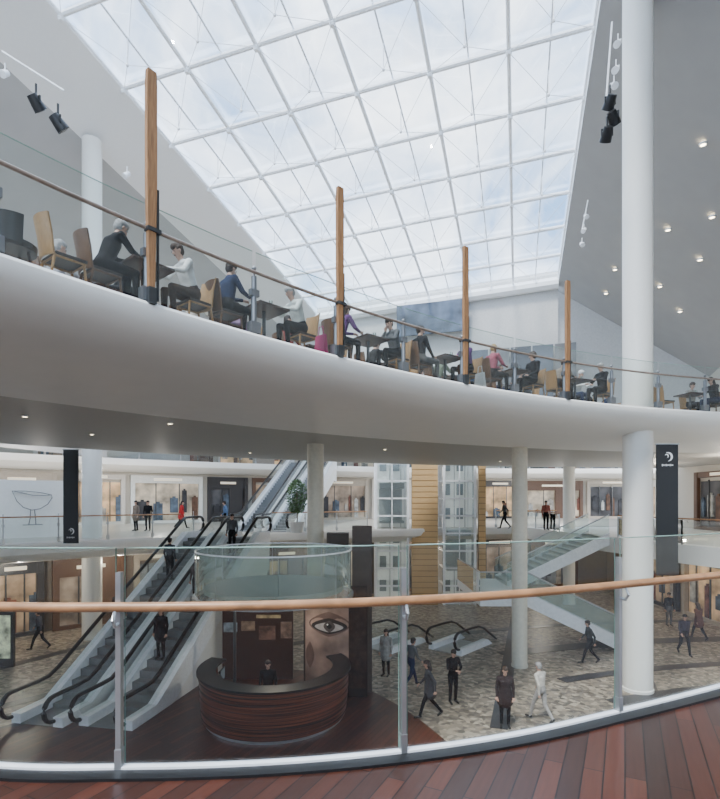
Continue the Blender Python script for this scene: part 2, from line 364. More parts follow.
b=MB(); b.quad((-40,-10,5.5),(34,-10,5.5),(34,-10,22),(-40,-10,22)); fw=struct(b.obj('added_window',SGLASS,smooth=False),'unseen glazed opening added to let daylight in from behind')  # unseen glazing, added so sky light reaches the deck hull from behind
for i in range(10): MB().box((-36+i*7.6,-10,13.7),(0.2,0.2,16.4)).obj('mullion',WHITEMETAL,fw,False)
b=MB(); b.quad((-42,-10,-4.8),(-42,62,-4.8),(-42,62,6),(-42,-10,6)); struct(b.obj('wall_left',CREAM,smooth=False),'plain side wall of the lower levels')
b=MB(); b.quad((34,-10,-4.8),(34,62,-4.8),(34,62,6),(34,-10,6)); struct(b.obj('wall_right',CREAM,smooth=False),'plain side wall of the lower levels')
GZ=8.2
b=MB(); b.quad(sk(U0,S1,0.6),sk(U1,S1,0.6),lin(U1,S1,GZ),lin(U0,S1,GZ)); b.quad(lin(U1,S1+0.9,zroof(U1,S1)),lin(UW,S1+0.9,zroof(U1,S1)),lin(UW,S1+0.9,GZ),lin(U1,S1+0.9,GZ)); b.quad(rc(U0,S1+0.9,0),lin(UR,S1+0.9,zroof(U0,S1)),lin(UR,S1+0.9,GZ),lin(U0,S1+0.9,GZ)); struct(b.obj('wall_back',mat('gable_grey',(0.55,0.55,0.54),0.6),smooth=False),'pale gable wall at the end of the skylight')
b=MB(); b.tube([sk(U0,S1-0.25,-0.5),sk(U1,S1-0.25,-0.5)],0.4,8); struct(b.obj('trim_8',UP),'white beam closing the end of the skylight')
# ------------------------------------------------------------ rear galleries
def gallery(R,z,a0,a1,R1,name,soff=SOFFIT):
    b=MB(); b.arc([(R,z),(R-0.03,z-0.1),(R+0.05,z-0.45),(R+0.5,z-0.75),(R+1.4,z-0.9),(R+1.7,z-0.9)],a0,a1,80,close=False); struct(b.obj(name,HULL),'curved white gallery edge')
    b=MB(); b.arc([(R,z),(R1,z)],a0,a1,80,close=False); struct(b.obj('floor',mat('gallery_floor',(0.42,0.39,0.34),0.3)),'pale gallery floor')
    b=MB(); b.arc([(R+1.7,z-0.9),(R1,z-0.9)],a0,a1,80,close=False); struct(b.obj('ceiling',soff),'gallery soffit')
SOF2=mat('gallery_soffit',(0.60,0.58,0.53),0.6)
gallery(45.6,0,70,150,62,'trim_9',SOF2)
gallery(60,4.8,70,150,70,'trim_10',SOF2)
WB=mat('shop_wall_stone',(0.22,0.18,0.145),0.6)
b=MB(); b.arc([(50.5,-4.8),(50.5,-0.8)],70,150,80,close=False); struct(b.obj('wall_back',WB),'stone wall behind the lower shops')
b=MB(); b.arc([(62,0),(62,4)],70,150,80,close=False); struct(b.obj('wall_back',CREAM),'cream wall behind the gallery shops')
b=MB(); b.arc([(66.5,4.8),(66.5,9.6),(60.5,9.8)],70,150,80,close=False); struct(b.obj('wall_back',CREAM),'cream wall behind the upper shops')
arcbal(45.75,ang(-60,45.75),ang(180,45.75),0,'glass gallery balustrade with slim steel posts and tan rail',RAILW)
arcbal(45.75,ang(272,45.75),ang(366,45.75),0,'glass gallery balustrade beside the lift towers',RAILW)
arcbal(45.75,ang(496,45.75),ang(556,45.75),0,'glass gallery balustrade between the columns',RAILW)
arcbal(60.15,ang(-10,60.15),ang(240,60.15),4.8,'upper rear gallery glass balustrade',RAILW,3.0)
arcbal(60.15,ang(345,60.15),ang(640,60.15),4.8,'upper rear gallery glass balustrade beyond the lifts',RAILW,3.0)
RG=[(15.5,13.0),(12.9,21),(12.3,25),(11.4,30),(10.9,34.6)]
b=MB(); b.plan([(32,13),(32,35.2)]+RG[::-1],-0.75,0.0); struct(b.obj('floor',HULL,smooth=False),'white edged gallery slab')
b=MB(); b.plan([(19,12),(19.3,12),(19.3,40),(19,40)],-4.8,-0.75); struct(b.obj('wall_right',WB,smooth=False),'stone wall under the side gallery')
b=MB(); b.plan([(21,12),(21.3,12),(21.3,37),(21,37)],0,3.9); struct(b.obj('wall_right',CREAM,smooth=False),'cream wall of the side gallery')
def linebal(path,label,gm=GLASS,rail=RAILW,step=1.6):
    o0=path[0]; e=top(empty('balustrade',o0),label,'balustrade')
    child_at(MB().tube([(x,y,z+1.05) for x,y,z in path],0.03,8),'handrail',rail,e)
    for a,c in zip(path,path[1:]):
        a,c=Vector(a),Vector(c); L=(c-a).length; k=max(1,round(L/step))
        for i in range(k+1):
            p=a.lerp(c,i/k); child_at(MB().box((p.x,p.y,p.z+0.5),(0.05,0.05,1.0)),'post',STEEL,e)
            if i<k:
                q=a.lerp(c,(i+1)/k); child_at(MB().quad((p.x,p.y,p.z+0.05),(q.x,q.y,q.z+0.05),(q.x,q.y,q.z+0.98),(p.x,p.y,p.z+0.98)),'glass_panel',gm,e)
    return e
linebal([(x+0.1,y,0) for x,y in RG[:3]],'side gallery glass balustrade with tan rail')
linebal([(x+0.1,y,0) for x,y in RG[3:]],'short length of gallery glass balustrade')
# ------------------------------------------------------------ columns
def column(x,y,z0,z1,r,m,label):
    b=MB(); h=z1-z0; b.lathe([(0,0),(r*1.06,0),(r*1.06,0.10),(r,0.12),(r,h),(0,h)],(0,0,0),40)
    o=b.obj('column',m); o.location=(x,y,z0); return top(o,label,'column')
COLW=mat('column_white',(0.86,0.85,0.80),0.4,var=0.01); COLC=mat('column_cream',(0.68,0.64,0.53),0.45)
column(9.64,18.06,-4.8,20.0,0.48,COLW,'tall round white column running through every level')
column((92-360)/F*24.9,24.9,-4.8,19.0,0.44,COLW,'round white column beside the escalators')
column((519.5-360)/F*20.6,20.6,-4.8,3.9,0.30,COLC,'slim cream column standing on the mosaic floor')
column((569-360)/F*33,33,-4.8,3.9,0.36,COLW,'round white column behind the staircase')
column((315.5-360)/F*19.6,19.6,-4.8,3.9,0.31,COLC,'slim cream column rising behind the glass drum')
# ------------------------------------------------------------ escalators
stepm=None
def escalator(loc,to,H,label,wedge=6.4):
    global stepm
    rz=math.atan2(to[1]-loc[1],to[0]-loc[0]); T=math.hypot(to[0]-loc[0],to[1]-loc[1]); fl=1.2; run=T-2*fl
    e=top(empty('escalator',loc,rz),label,'escalator','escalators between the mall levels')
    zl=lambda x: 0 if x<fl else (H if x>fl+run else (x-fl)/run*H)
    b=MB(); b.prism([(0,-0.0),(wedge,0),(fl+run+0.3,H-(2.2 if wedge>4 else 1.4)),(T,H-1.5),(T,H-0.02),(fl+run+0.3,H-0.3),(fl+0.6,0.01),(0,0.01)],-0.86,0.86); b.obj('truss',WHITE,e,False)
    for sy in(-1,1):
        b=MB(); b.prism([(0,0),(fl+0.9,0),(fl+run,H-0.5),(T,H-0.5),(T,H+0.30),(fl+run,H+0.30),(fl,0.30),(0,0.30)],sy*0.56,sy*0.88); b.obj('skirt',WHITEMETAL,e,False)
        b=MB(); b.add([(0,sy*0.72,0.30),(fl,sy*0.72,0.30),(fl+run,sy*0.72,H+0.30),(T,sy*0.72,H+0.30),(T+0.2,sy*0.72,H+0.6),(T,sy*0.72,H+0.93),(fl+run,sy*0.72,H+0.93),(fl,sy*0.72,0.93),(0,sy*0.72,0.93),(-0.2,sy*0.72,0.6)],[(0,1,7,8,9),(1,2,6,7),(2,3,4,5,6)]); b.obj('glass_panel',GLASS,e,False)
        pts=[]
        for i in range(9):
            t=math.pi*(1.5-i/8); pts.append((-0.15+0.36*math.cos(t),0.62+0.36*math.sin(t)))
        pts+=[(fl-0.4,0.98),(fl,1.0),(fl+0.4,0.98+0.4*H/run*0.8),(fl+run-0.4,H+0.98-0.4*H/run),(fl+run,H+0.97),(fl+run+0.4,H+0.98)]
        for i in range(9):
            t=math.pi*(0.5-i/8); pts.append((T+0.15+0.36*math.cos(t),H+0.62+0.36*math.sin(t)))
        b=MB(); b.tube([(x,sy*0.72,z) for x,z in pts],0.062,8,1.2); b.obj('handrail',RUBBER,e)
    if stepm is None:
        s=MB(); s.box((0.2,0,-0.14),(0.402,1.11,0.28))
        stepm=s.mesh('step',mat('escalator_step',(0.22,0.225,0.23),0.45,0.2))
    k=int(T/0.4)
    for i in range(k):
        o=bpy.data.objects.new('step',stepm); COL.objects.link(o); o.parent=e; x=i*0.4; o.location=(x,0,zl(x+0.2)+0.03)
    return e,rz
ES=[((-9.45,15.2,-4.8),(-7.25,25.4),'escalator with black handrails and white sides rising from the lower floor'),
    ((-7.35,15.0,-4.8),(-5.2,25.2),'escalator with broad white side cladding next to its twin')]
for l,t,s in ES: escalator(l,t,4.8,s)
escalator((-6.6,29.6,0),(-4.9,43.2),4.8,'escalator climbing from the gallery to the upper level',3.3)
escalator((-4.7,29.4,0),(-2.8,43.2),4.8,'second escalator climbing to the upper level',3.3)
def escalator_down(loc,rz,label):
    e=top(empty('escalator',loc,rz),label,'escalator','escalators sinking through the lower floor')
    MB().box((1.0,0,0.02),(2.2,1.1,0.04)).obj('landing_plate',STEEL,e,False)
    for sy in(-1,1):
        b=MB(); b.prism([(-0.1,0),(2.6,0),(2.2,0.26),(-0.1,0.26)],sy*0.58,sy*0.84); b.obj('skirt',WHITEMETAL,e,False)
        b=MB(); b.add([(0,sy*0.71,0.26),(2.2,sy*0.71,0.26),(2.5,sy*0.71,0.45),(1.7,sy*0.71,0.90),(0,sy*0.71,0.93),(-0.25,sy*0.71,0.6)],[(0,1,2,3,4,5)]); b.obj('glass_panel',GLASS,e,False)
        pts=[]
        for i in range(9):
            t=math.pi*(1.5-i/8); pts.append((-0.1+0.36*math.cos(t),0.62+0.36*math.sin(t)))
        pts+=[(0.8,0.98),(1.5,0.96),(2.0,0.80),(2.5,0.5),(3.0,0.2),(3.2,0.08)]
        MB().tube([(x,sy*0.71,z) for x,z in pts],0.055,8,1.2).obj('handrail',RUBBER,e)
for px,py in((378,650),(446,652)):
    x,y,z=at(px,py,-4.8); escalator_down((x,y,-4.8),math.radians(48),'escalator landing with looping black handrails and glass sides')
# ------------------------------------------------------------ lift towers
def lift(px0,px1,d,cabz,label):
    x0,x1=(px0-360)/F*d,(px1-360)/F*d; w=x1-x0; xc=(x0+x1)/2
    e=top(empty('lift_tower',(xc,d+w/2,-4.8)),label,'elevator'); H=12.8
    b=MB()
    for sx in(-1,1):
        for sy in(-1,1): b.box((sx*w/2,sy*w/2,H/2),(0.15,0.15,H))
    for i in range(12):
        z=0.1+i*1.1
        for s_ in(-1,1): b.box((0,s_*w/2,z),(w,0.05,0.10)); b.box((s_*w/2,0,z),(0.05,w,0.10))
    b.box((0,-w/2,H/2),(0.06,0.05,H)); b.obj('frame',WHITEMETAL,e,False)
    bp=MB(); bp.box((0,w/2+0.06,H/2),(w*0.98,0.05,H)); bp.obj('back_wall',mat('shaft_back_glow',(0.78,0.79,0.78),0.5,var=0.06,scale=1.2,emit=0.25),e,False)  # wall given a faint glow of its own to brighten the shaded shaft
    for i in range(8):
        for xx in(-w*0.24,w*0.2): MB().box((xx,w/2,0.9+i*1.6),(w*0.22,0.08,0.75)).obj('shaft_window',mat('window_grey',(0.32,0.36,0.39),0.2),e,False)
    g=MB(); s_=w/2-0.05
    g.quad((-s_,-s_,0),(s_,-s_,0),(s_,-s_,H),(-s_,-s_,H)); g.quad((-s_,-s_,0),(-s_,s_,0),(-s_,s_,H),(-s_,-s_,H)); g.quad((s_,-s_,0),(s_,s_,0),(s_,s_,H),(s_,-s_,H)); g.obj('glass_panel',GLASS,e,False)
    c=MB(); c.box((0,0,cabz),(w*0.78,w*0.78,0.15)); c.box((0,0,cabz+2.3),(w*0.78,w*0.78,0.35)); c.box((0,w*0.37,cabz+1.15),(w*0.75,0.06,2.2)); c.obj('cabin',mat('cabin_metal',(0.45,0.47,0.48),0.35,0.3),e,False)
    for xx in(-w*0.02,w*0.34): MB().box((xx,w*0.33,H/2),(0.05,0.05,H)).obj('guide_rail',STEEL,e,False)
DL=32.7
lift(376,408,DL,5.2,'glass lift tower with white steel frame beside timber panel'); lift(444,475,DL,2.2,'second glass lift tower with white steel frame')
DKT=mat('panel_gap',(0.36,0.22,0.095),0.6)
def wpanel(px0,px1,d,label):
    x0,x1=(px0-360)/F*d,(px1-360)/F*d; e=top(empty('timber_panel',((x0+x1)/2,d,-4.8)),label,'wall panel')
    MB().box((0,0.2,6.4),(x1-x0,0.3,12.8)).obj('backing',DKT,e,False)
    b=MB()
    for i in range(36): b.box((0,0.04,0.18+i*0.355),(x1-x0,0.02,0.31))
    b.obj('slats',PANELW,e,False)
wpanel(412,438,DL,'tall honey coloured timber slatted panel between the lift towers'); wpanel(479,486,DL,'narrow honey timber slatted panel beside the lift tower')
# ------------------------------------------------------------ staircase
st_=top(empty('staircase',(6.6,25,-4.8)),'white switchback staircase with pale green glass balustrades','stairs')
def flight(p0,p1,wid,n):
    b=MB(); s=MB(); x0,y0,z0=p0; x1,_,z1=p1; dx=(x1-x0)/n; dz=(z1-z0)/n
    for i in range(n): b.box((x0+dx*(i+0.5),y0,z0+dz*(i+1)-0.03),(abs(dx)+0.03,wid,0.06)); b.box((x0+dx*i,y0,z0+dz*(i+0.5)),(0.03,wid,abs(dz)))
    child_at(b,'treads',mat('stair_tread',(0.6,0.6,0.57),0.4),st_)
    s.prism([(x0,z0-0.4),(x1,z1-0.4),(x1,z1+0.2),(x0,z0+0.2)],y0-wid/2-0.08,y0-wid/2); s.prism([(x0,z0-0.4),(x1,z1-0.4),(x1,z1+0.2),(x0,z0+0.2)],y0+wid/2,y0+wid/2+0.08)
    s.prism([(x0,z0-0.4),(x1,z1-0.4),(x1,z1-0.22),(x0,z0-0.22)],y0-wid/2,y0+wid/2)
    child_at(s,'stringer',WHITEMETAL,st_)
    for sy in(-1,1):
        y=y0+sy*(wid/2+0.03); child_at(MB().quad((x0,y,z0+0.12),(x1,y,z1+0.12),(x1,y,z1+1.05),(x0,y,z0+1.05)),'glass_panel',STAIRG,st_)
        child_at(MB().tube([(x0,y,z0+1.08),(x1,y,z1+1.08)],0.03,8),'handrail',STEEL,st_)
flight((7.2,26.6,-2.4),(12.2,26.6,0.0),2.2,14)
flight((12.2,23.7,-4.8),(7.2,23.7,-2.4),2.2,14)
child_at(MB().plan([(5.2,22.5),(7.2,22.5),(7.2,27.8),(5.2,27.8)],-2.8,-2.4),'landing',WHITEMETAL,st_)
b=MB(); b.quad((5.2,22.5,-2.4),(7.2,22.5,-2.4),(7.2,22.5,-1.35),(5.2,22.5,-1.35)); b.quad((5.2,22.5,-2.4),(5.2,27.8,-2.4),(5.2,27.8,-1.35),(5.2,22.5,-1.35)); child_at(b,'glass_panel',STAIRG,st_)
child_at(MB().tube([(7.2,22.5,-1.32),(5.2,22.5,-1.32),(5.2,27.8,-1.32)],0.03,8),'handrail',STEEL,st_)
# ------------------------------------------------------------ information kiosk
KX,KY=-2.62,16.1
dk=top(empty('information_desk',(KX,KY,-4.785)),'curved dark red wooden information desk with black counter','desk')
a0,a1=160,392
b=MB(); b.arc([(2.18,0.10),(2.24,0.6),(2.27,1.42),(2.12,1.42),(2.08,0.6),(2.02,0.10)],a0,a1,64,c=(0,0)); b.obj('body',DESKW,dk)
for i in range(6):
    z=0.22+i*0.21; b=MB(); rr_=2.19+0.065*z; b.arc([(rr_,z),(rr_+0.015,z),(rr_+0.015,z+0.018),(rr_,z+0.018)],a0,a1,60,c=(0,0)); b.obj('groove_bead',mat('desk_bead',(0.022,0.010,0.008),0.4),dk)
b=MB(); b.arc([(2.0,0.0),(2.12,0.0),(2.12,0.10),(2.0,0.10)],a0,a1,60,c=(0,0)); b.obj('plinth',STEEL,dk)
b=MB(); b.arc([(1.78,1.42),(2.34,1.42),(2.34,1.48),(1.78,1.48)],a0,a1,60,c=(0,0)); b.obj('counter',BLACK,dk)
b=MB(); b.arc([(1.25,0.78),(2.06,0.78),(2.06,0.82),(1.25,0.82)],a0+10,a1-10,60,c=(0,0)); b.obj('worktop',BLACK,dk)
dr=top(empty('glass_drum',(KX,KY-0.1,-1.05)),'large round pale green glass drum canopy above the desk','canopy')
b=MB(); b.lathe([(2.35,0),(2.35,1.35)],n=64); b.obj('glass_wall',DRUMG,dr)
b=MB(); b.lathe([(2.32,-0.08),(2.42,-0.08),(2.42,0.02),(2.32,0.02),(2.32,-0.08)],n=64); b.obj('rim',STEEL,dr)
b=MB(); b.lathe([(2.33,1.32),(2.37,1.32),(2.37,1.36),(2.33,1.36),(2.33,1.32)],n=64); b.obj('top_edge',WHITEMETAL,dr)
b=MB(); b.lathe([(0,0.25),(2.1,0.25),(2.1,0.10),(0,0.10)],n=48); b.obj('canopy_disc',mat('drum_green_grey',(0.36,0.40,0.37),0.5),dr)
for i in range(8):
    b=MB(); t=2*math.pi*i/8+0.2; b.cyl((2.33*math.cos(t),2.33*math.sin(t),0),(2.33*math.cos(t),2.33*math.sin(t),1.35),0.012,n=6); b.obj('glazing_bar',STEEL,dr)
for s_ in((-1.5,1.0),(0.9,1.9)):
    o=MB().cyl((0,0,0),(0,0,3.8),0.05,n=12).obj('canopy_post',DSTEEL,None); o.location=(KX+s_[0],KY+s_[1],-4.785); top(o,'slim steel post carrying the glass drum','post')
for(px,d,wd,zt,lb) in((362,18.1,0.68,0.9,'dark taupe clad pier beside the information desk'),(338,19.1,0.8,0.6,'taupe pier behind the glass drum')):
    o=MB().box((0,0,(zt+4.8)/2),(wd,0.6,zt+4.8)).obj('pier',TAUPE,smooth=False); o.location=((px-360)/F*d,d,-4.8); top(o,lb,'pier')
ps=top(empty('poster_panel',((332-360)/F*17.1,17.4,-4.785),math.radians(-10)),'dark curved advertising panel with large close-up of an eye','poster')
def cy(x): return 0.16*x*x
def cpan(b,x0,x1,z0,z1,off=0,n=14):
    vs=[]
    for i in range(n+1):
        x=x0+(x1-x0)*i/n; y=cy(x)-off
        vs+=[(x,y,z0),(x,y,z1)]
    return b.add(vs,[(2*i,2*i+2,2*i+3,2*i+1) for i in range(n)])
cpan(MB(),-1.05,1.15,0,3.72,0).obj('board',mat('poster_dark',(0.02,0.014,0.012),0.35),ps)
cpan(MB(),-0.98,0.80,0.4,3.65,0.01).obj('face_print',mat('poster_skin',(0.26,0.17,0.135),0.4,var=0.65,scale=0.9),ps)
def disc(b,cx,cz,rx,rz,off,n=28,tilt=0.0):
    vs=[(cx,cy(cx)-off,cz)]
    for i in range(n):
        t=2*math.pi*i/n; x=cx+rx*math.cos(t); vs.append((x,cy(x)-off,cz+rz*math.sin(t)*(1-0.35*abs(math.cos(t)))+tilt*(x-cx)))
    return b.add(vs,[(0,1+i,1+(i+1)%n) for i in range(n)])
LASH=mat('poster_lash',(0.02,0.012,0.01),0.4); SHADE=mat('poster_shade',(0.13,0.075,0.058),0.4,var=0.3,scale=2)
disc(MB(),-0.12,2.42,0.72,0.42,0.015).obj('eye_socket',SHADE,ps)
disc(MB(),-0.12,2.36,0.62,0.27,0.03).obj('eye_outline',LASH,ps)
disc(MB(),-0.12,2.33,0.50,0.17,0.04).obj('eye_white',mat('poster_white',(0.38,0.34,0.32),0.4,var=0.15),ps)
disc(MB(),-0.10,2.36,0.20,0.20,0.05).obj('iris',mat('poster_iris',(0.07,0.055,0.05),0.3),ps)
disc(MB(),-0.10,2.36,0.09,0.09,0.055).obj('pupil',BLACK,ps)
disc(MB(),-0.16,2.42,0.03,0.03,0.06).obj('glint',WHITE,ps)
disc(MB(),-0.12,3.05,0.78,0.11,0.03,tilt=0.08).obj('eyebrow',LASH,ps)
disc(MB(),-0.80,1.35,0.16,0.45,0.03).obj('nose_shadow',SHADE,ps)
cpan(MB(),0.55,1.13,0.3,3.70,0.03).obj('hair_print',mat('poster_hair',(0.03,0.015,0.01),0.4,var=0.6,scale=5),ps)
def monitor(x,y,rz,label,col,em):
    e=top(empty('monitor',(x,y,-4.785+0.82),rz),label,'monitor'); b=MB(); b.box((0,0,0.36),(0.52,0.04,0.36)); b.cyl((0,0.02,0),(0,0.02,0.22),0.03); b.box((0,0.03,0.01),(0.26,0.18,0.02)); b.obj('case',BLACK,e)
    MB().box((0,-0.022,0.36),(0.48,0.005,0.32)).obj('screen',mat('screen',col,0.3,emit=em),e)
for i,(a,c) in enumerate(((180,(0.1,0.12,0.14)),(205,(0.12,0.2,0.3)),(310,(0.15,0.15,0.15)),(340,(0.1,0.15,0.2)))):
    x,y=KX+1.65*math.cos(math.radians(a)),KY+1.65*math.sin(math.radians(a)); monitor(x,y,math.radians(a+90+180),'black computer monitor on the information desk',c,0.4)
e=top(empty('display_wall',((258-360)/F*19.2,19.2,-4.785)),'dark red-brown display wall behind the desk','display'); MB().box((0,0,1.5),(2.6,0.12,3.0)).obj('board',mat('display_brown',(0.05,0.022,0.016),0.4),e,False)
for i,(x_,z_,w_,h_,c) in enumerate(((-1.0,1.9,0.5,0.35,(0.12,0.14,0.16)),(-0.35,1.95,0.5,0.35,(0.14,0.09,0.06)),(0.4,2.3,0.9,0.12,(0.3,0.22,0.12)),(0.35,1.7,0.6,0.5,(0.10,0.05,0.035)),(1.05,1.8,0.4,0.6,(0.13,0.08,0.06)))):
    MB().box((x_,-0.07,z_),(w_,0.03,h_)).obj('picture',mat('picture_print',c,0.5,var=0.6,scale=4,emit=0.3),e,False)
# ------------------------------------------------------------ banners
def banner(x,y,z0,z1,wd,label,low=False):
    e=top(empty('hanging_banner',(x,y,z0)),label,'banner'); h=z1-z0
    MB().box((0,0,h/2),(wd,0.05,h)).obj('cloth',BLACK,e,False)
    MB().tube([(-wd/2-0.04,0,h+0.02),(wd/2+0.04,0,h+0.02)],0.025,8).obj('rod',STEEL,e)
    zz=h-0.40; R=wd*0.20; EM=mat('banner_white',(0.8,0.8,0.8),0.5)
    if low: zz=0.5
    def cres(a0,a1,r,t,cx=0,cz=0):
        b=MB(); n=16; vs=[]
        for i in range(n+1):
            a=math.radians(a0+(a1-a0)*i/n); k=t*math.sin(math.pi*i/n)+0.003
            vs+=[(cx+(r-k)*math.cos(a),-0.03,zz+cz+(r-k)*math.sin(a)),(cx+(r+k)*math.cos(a),-0.03,zz+cz+(r+k)*math.sin(a))]
        b.add(vs,[(2*i,2*i+1,2*i+3,2*i+2) for i in range(n)]); b.obj('emblem',EM,e,False)
    cres(-85,110,R,R*0.22); cres(-60,150,R*0.42,R*0.13,-R*0.25,R*0.15)
    b=MB()
    for i in range(9): b.box((-wd*0.24+i*wd*0.06,-0.03,zz-R-0.13),(wd*0.035,0.004,0.045 if i%3 else 0.07))
    b.obj('lettering',EM,e,False)
banner((71-360)/F*21.6,21.6,0.0,3.88,0.62,'tall black hanging banner with small white emblem near the bottom',True)
banner((667-360)/F*16.9,16.9,-0.65,3.6,0.70,'tall black hanging banner with white swirl emblem')
ha0,ha1=ang(-40,49.5),ang(63,49.5)
b=MB(); b.arc([(49.5,0),(49.5,2.75),(49.9,2.75),(49.9,0)],ha0,ha1,20); o=b.obj('shop_hoarding',WHITE); top(o,'plain white shop hoarding on the gallery','hoarding')
am=ang(33,49.4); hx,hy=pol(49.38,am); rzz=math.radians(am+90)
e=top(empty('bowl_drawing',(hx,hy,0.6),rzz),'grey outline drawing of an asymmetric basin on a stand','sign')
b=MB(); b.tube([(-0.78,0,1.45),(-0.80,0,1.3),(-0.62,0,1.0),(-0.3,0,0.78),(0.05,0,0.72),(0.4,0,0.85),(0.66,0,1.15),(0.85,0,1.62),(0.5,0,1.55),(0.0,0,1.42),(-0.45,0,1.42),(-0.78,0,1.45)],0.02,6)
b.tube([(-0.78,0,1.45),(-0.3,0,1.56),(0.3,0,1.62),(0.85,0,1.62)],0.018,6)
b.tube([(-0.06,0,0.72),(-0.10,0,0.35),(-0.12,0,0.02)],0.022,6); b.tube([(0.10,0,0.73),(0.12,0,0.35),(0.18,0,0.02)],0.022,6); b.tube([(-0.4,0,0.02),(0.42,0,0.02)],0.02,6)
b.obj('outline',mat('outline_grey',(0.2,0.2,0.2),0.5),e)
# ------------------------------------------------------------ shopfronts
def shop(R,a,z,w,h,wall,glow,em,label,rot=None,loc=None,style=0):
    if loc is None: x,y=pol(R,a); loc=(x,y,z); rot=math.radians(a-90)
    e=top(empty('shopfront',loc,rot),label,'shopfront','shopfronts around the mall')
    rr=random.Random(int(abs(loc[0]*100)))
    fh=(0.16,0.26,0.10)[style%3]
    b=MB(); b.box((0,0.02,h*(1-fh/2)),(w,0.2,h*fh)); b.box((-w/2+0.1,0,h/2),(0.3,0.22,h)); b.box((w/2-0.1,0,h/2),(0.3,0.22,h)); b.box((0,0,0.1),(w,0.2,0.2))
    if style%3==1: b.box((w*0.2,0,h/2),(w*0.34,0.21,h))
    b.obj('frame',wall,e,False)
    MB().box((0,0.17,h*0.44),(w-0.5,0.03,h*0.8)).obj('lit_interior',mat('lit_interior',glow,0.6,var=0.7,scale=0.8,emit=em),e,False)
    for i in range(2 if style%3!=2 else 3): MB().box((-w/6+i*w/3 if style%3!=2 else -w/4+i*w/4,0,h*0.44),(0.06,0.08,h*0.84)).obj('mullion',DSTEEL,e,False)
    xx=-w/2+0.4
    while xx<w/2-0.5:
        ww=rr.uniform(0.3,0.9); hh=rr.uniform(0.4,1.9); zz_=rr.choice([0.2,0.2,0.8])
        q=MB(); q.box((xx+ww/2,0.1,zz_+hh/2),(ww*0.8,0.12,hh)); q.box((xx+ww/2,0.1,zz_+hh+0.06),(ww*0.3,0.1,0.14))
        q.obj('display_goods',mat('goods',rr.choice([(0.03,0.03,0.035),(0.10,0.05,0.03),(0.35,0.32,0.28),(0.08,0.11,0.15),(0.18,0.07,0.05),(0.4,0.4,0.38)]),0.6,var=0.6,scale=2),e,False); xx+=ww+rr.uniform(0.05,0.6)
    MB().box((0,-0.1,h*(1-fh/2)),(w*0.4,0.04,h*0.05)).obj('sign_band',mat('sign_glow',(0.8,0.72,0.58),0.5,emit=0.6),e,False)
cols=[((0.36,0.25,0.16),0.5),((0.40,0.34,0.26),0.5),((0.12,0.08,0.06),0.25),((0.28,0.22,0.17),0.35),((0.06,0.06,0.065),0.2),((0.50,0.33,0.18),0.6),((0.18,0.19,0.20),0.3)]
frs=[mat('frame_stone',(0.40,0.35,0.29),0.5),mat('frame_dark',(0.035,0.033,0.035),0.4),mat('frame_pale',(0.58,0.54,0.48),0.5),mat('frame_brown',(0.11,0.06,0.038),0.5),mat('frame_white',(0.7,0.7,0.66),0.5)]
fn=['stone','dark','pale','brown','white']
k=0
for R,z,h,pxs in((50.2,-4.8,3.6,[-20,48,130,190,262,310,372,424,470,528,580]),(61.7,0,3.7,[-20,60,128,205,250,315,370,425,478,522,585,640,700]),(66.2,4.8,3.6,[30,90,165,215,285,500,560,620,680])):
    for i in range(len(pxs)-1):
        aA,aB=ang(pxs[i],R),ang(pxs[i+1],R); w_=abs(aA-aB)*math.pi/180*R-0.5; c,em=cols[(k*3)%7]
        fi=(k*2)%5
        if z<0: fi=(1,3,0,1,3)[k%5]; em*=0.8
        shop(R,(aA+aB)/2,z,w_,h,frs[fi],c,em,'glazed shopfront with %s surround and window display'%fn[fi],style=k); k+=1
for i in range(4): c,em=cols[(i*2+1)%7]; shop(0,0,0,4.6,3.5,frs[(1,3,0,1)[i%4]],c,em,'lit shopfront along the side mall',math.radians(-90),(18.8,17.5+i*5.2,-4.8),i)
for i in range(3): c,em=cols[(i*2)%7]; shop(0,0,0,4.8,3.5,frs[(i+1)%4],c,em,'lit shopfront along the side gallery',math.radians(-90),(20.8,19+i*5.4,0),i)
e=top(empty('advert_stand',(-14.2,20.6,-4.8)),'black framed free-standing illuminated advert panel','sign'); MB().box((0,0,1.1),(1.0,0.15,2.2)).obj('case',BLACK,e,False); MB().box((0,-0.08,1.2),(0.8,0.02,1.7)).obj('print',mat('advert_print',(0.45,0.5,0.35),0.4,var=0.8,scale=3,emit=0.4),e,False)
p=lin(6.6,S1-0.75,15.1); e=top(empty('wall_graphic',p,math.radians(-17)),'large blue and tan photographic graphic on the gable wall','poster')
MB().box((0,0,1.3),(5.8,0.1,2.5)).obj('print',mat('graphic_blue',(0.08,0.11,0.16),0.5,var=0.9,scale=0.5),e,False)
p=lin(-0.2,S1-0.4,8.4); e=top(empty('wall_graphic',p,math.radians(-17)),'tall blue-grey fabric hanging on the gable wall','poster')
for i in range(5): MB().box((-3.2+i*1.6,0,2.6),(1.5,0.1,5.2)).obj('panel',mat('hanging_blue',((0.11,0.13,0.16),(0.17,0.18,0.19),(0.08,0.09,0.11))[i%3],0.7,var=0.3,scale=0.6),e,False)
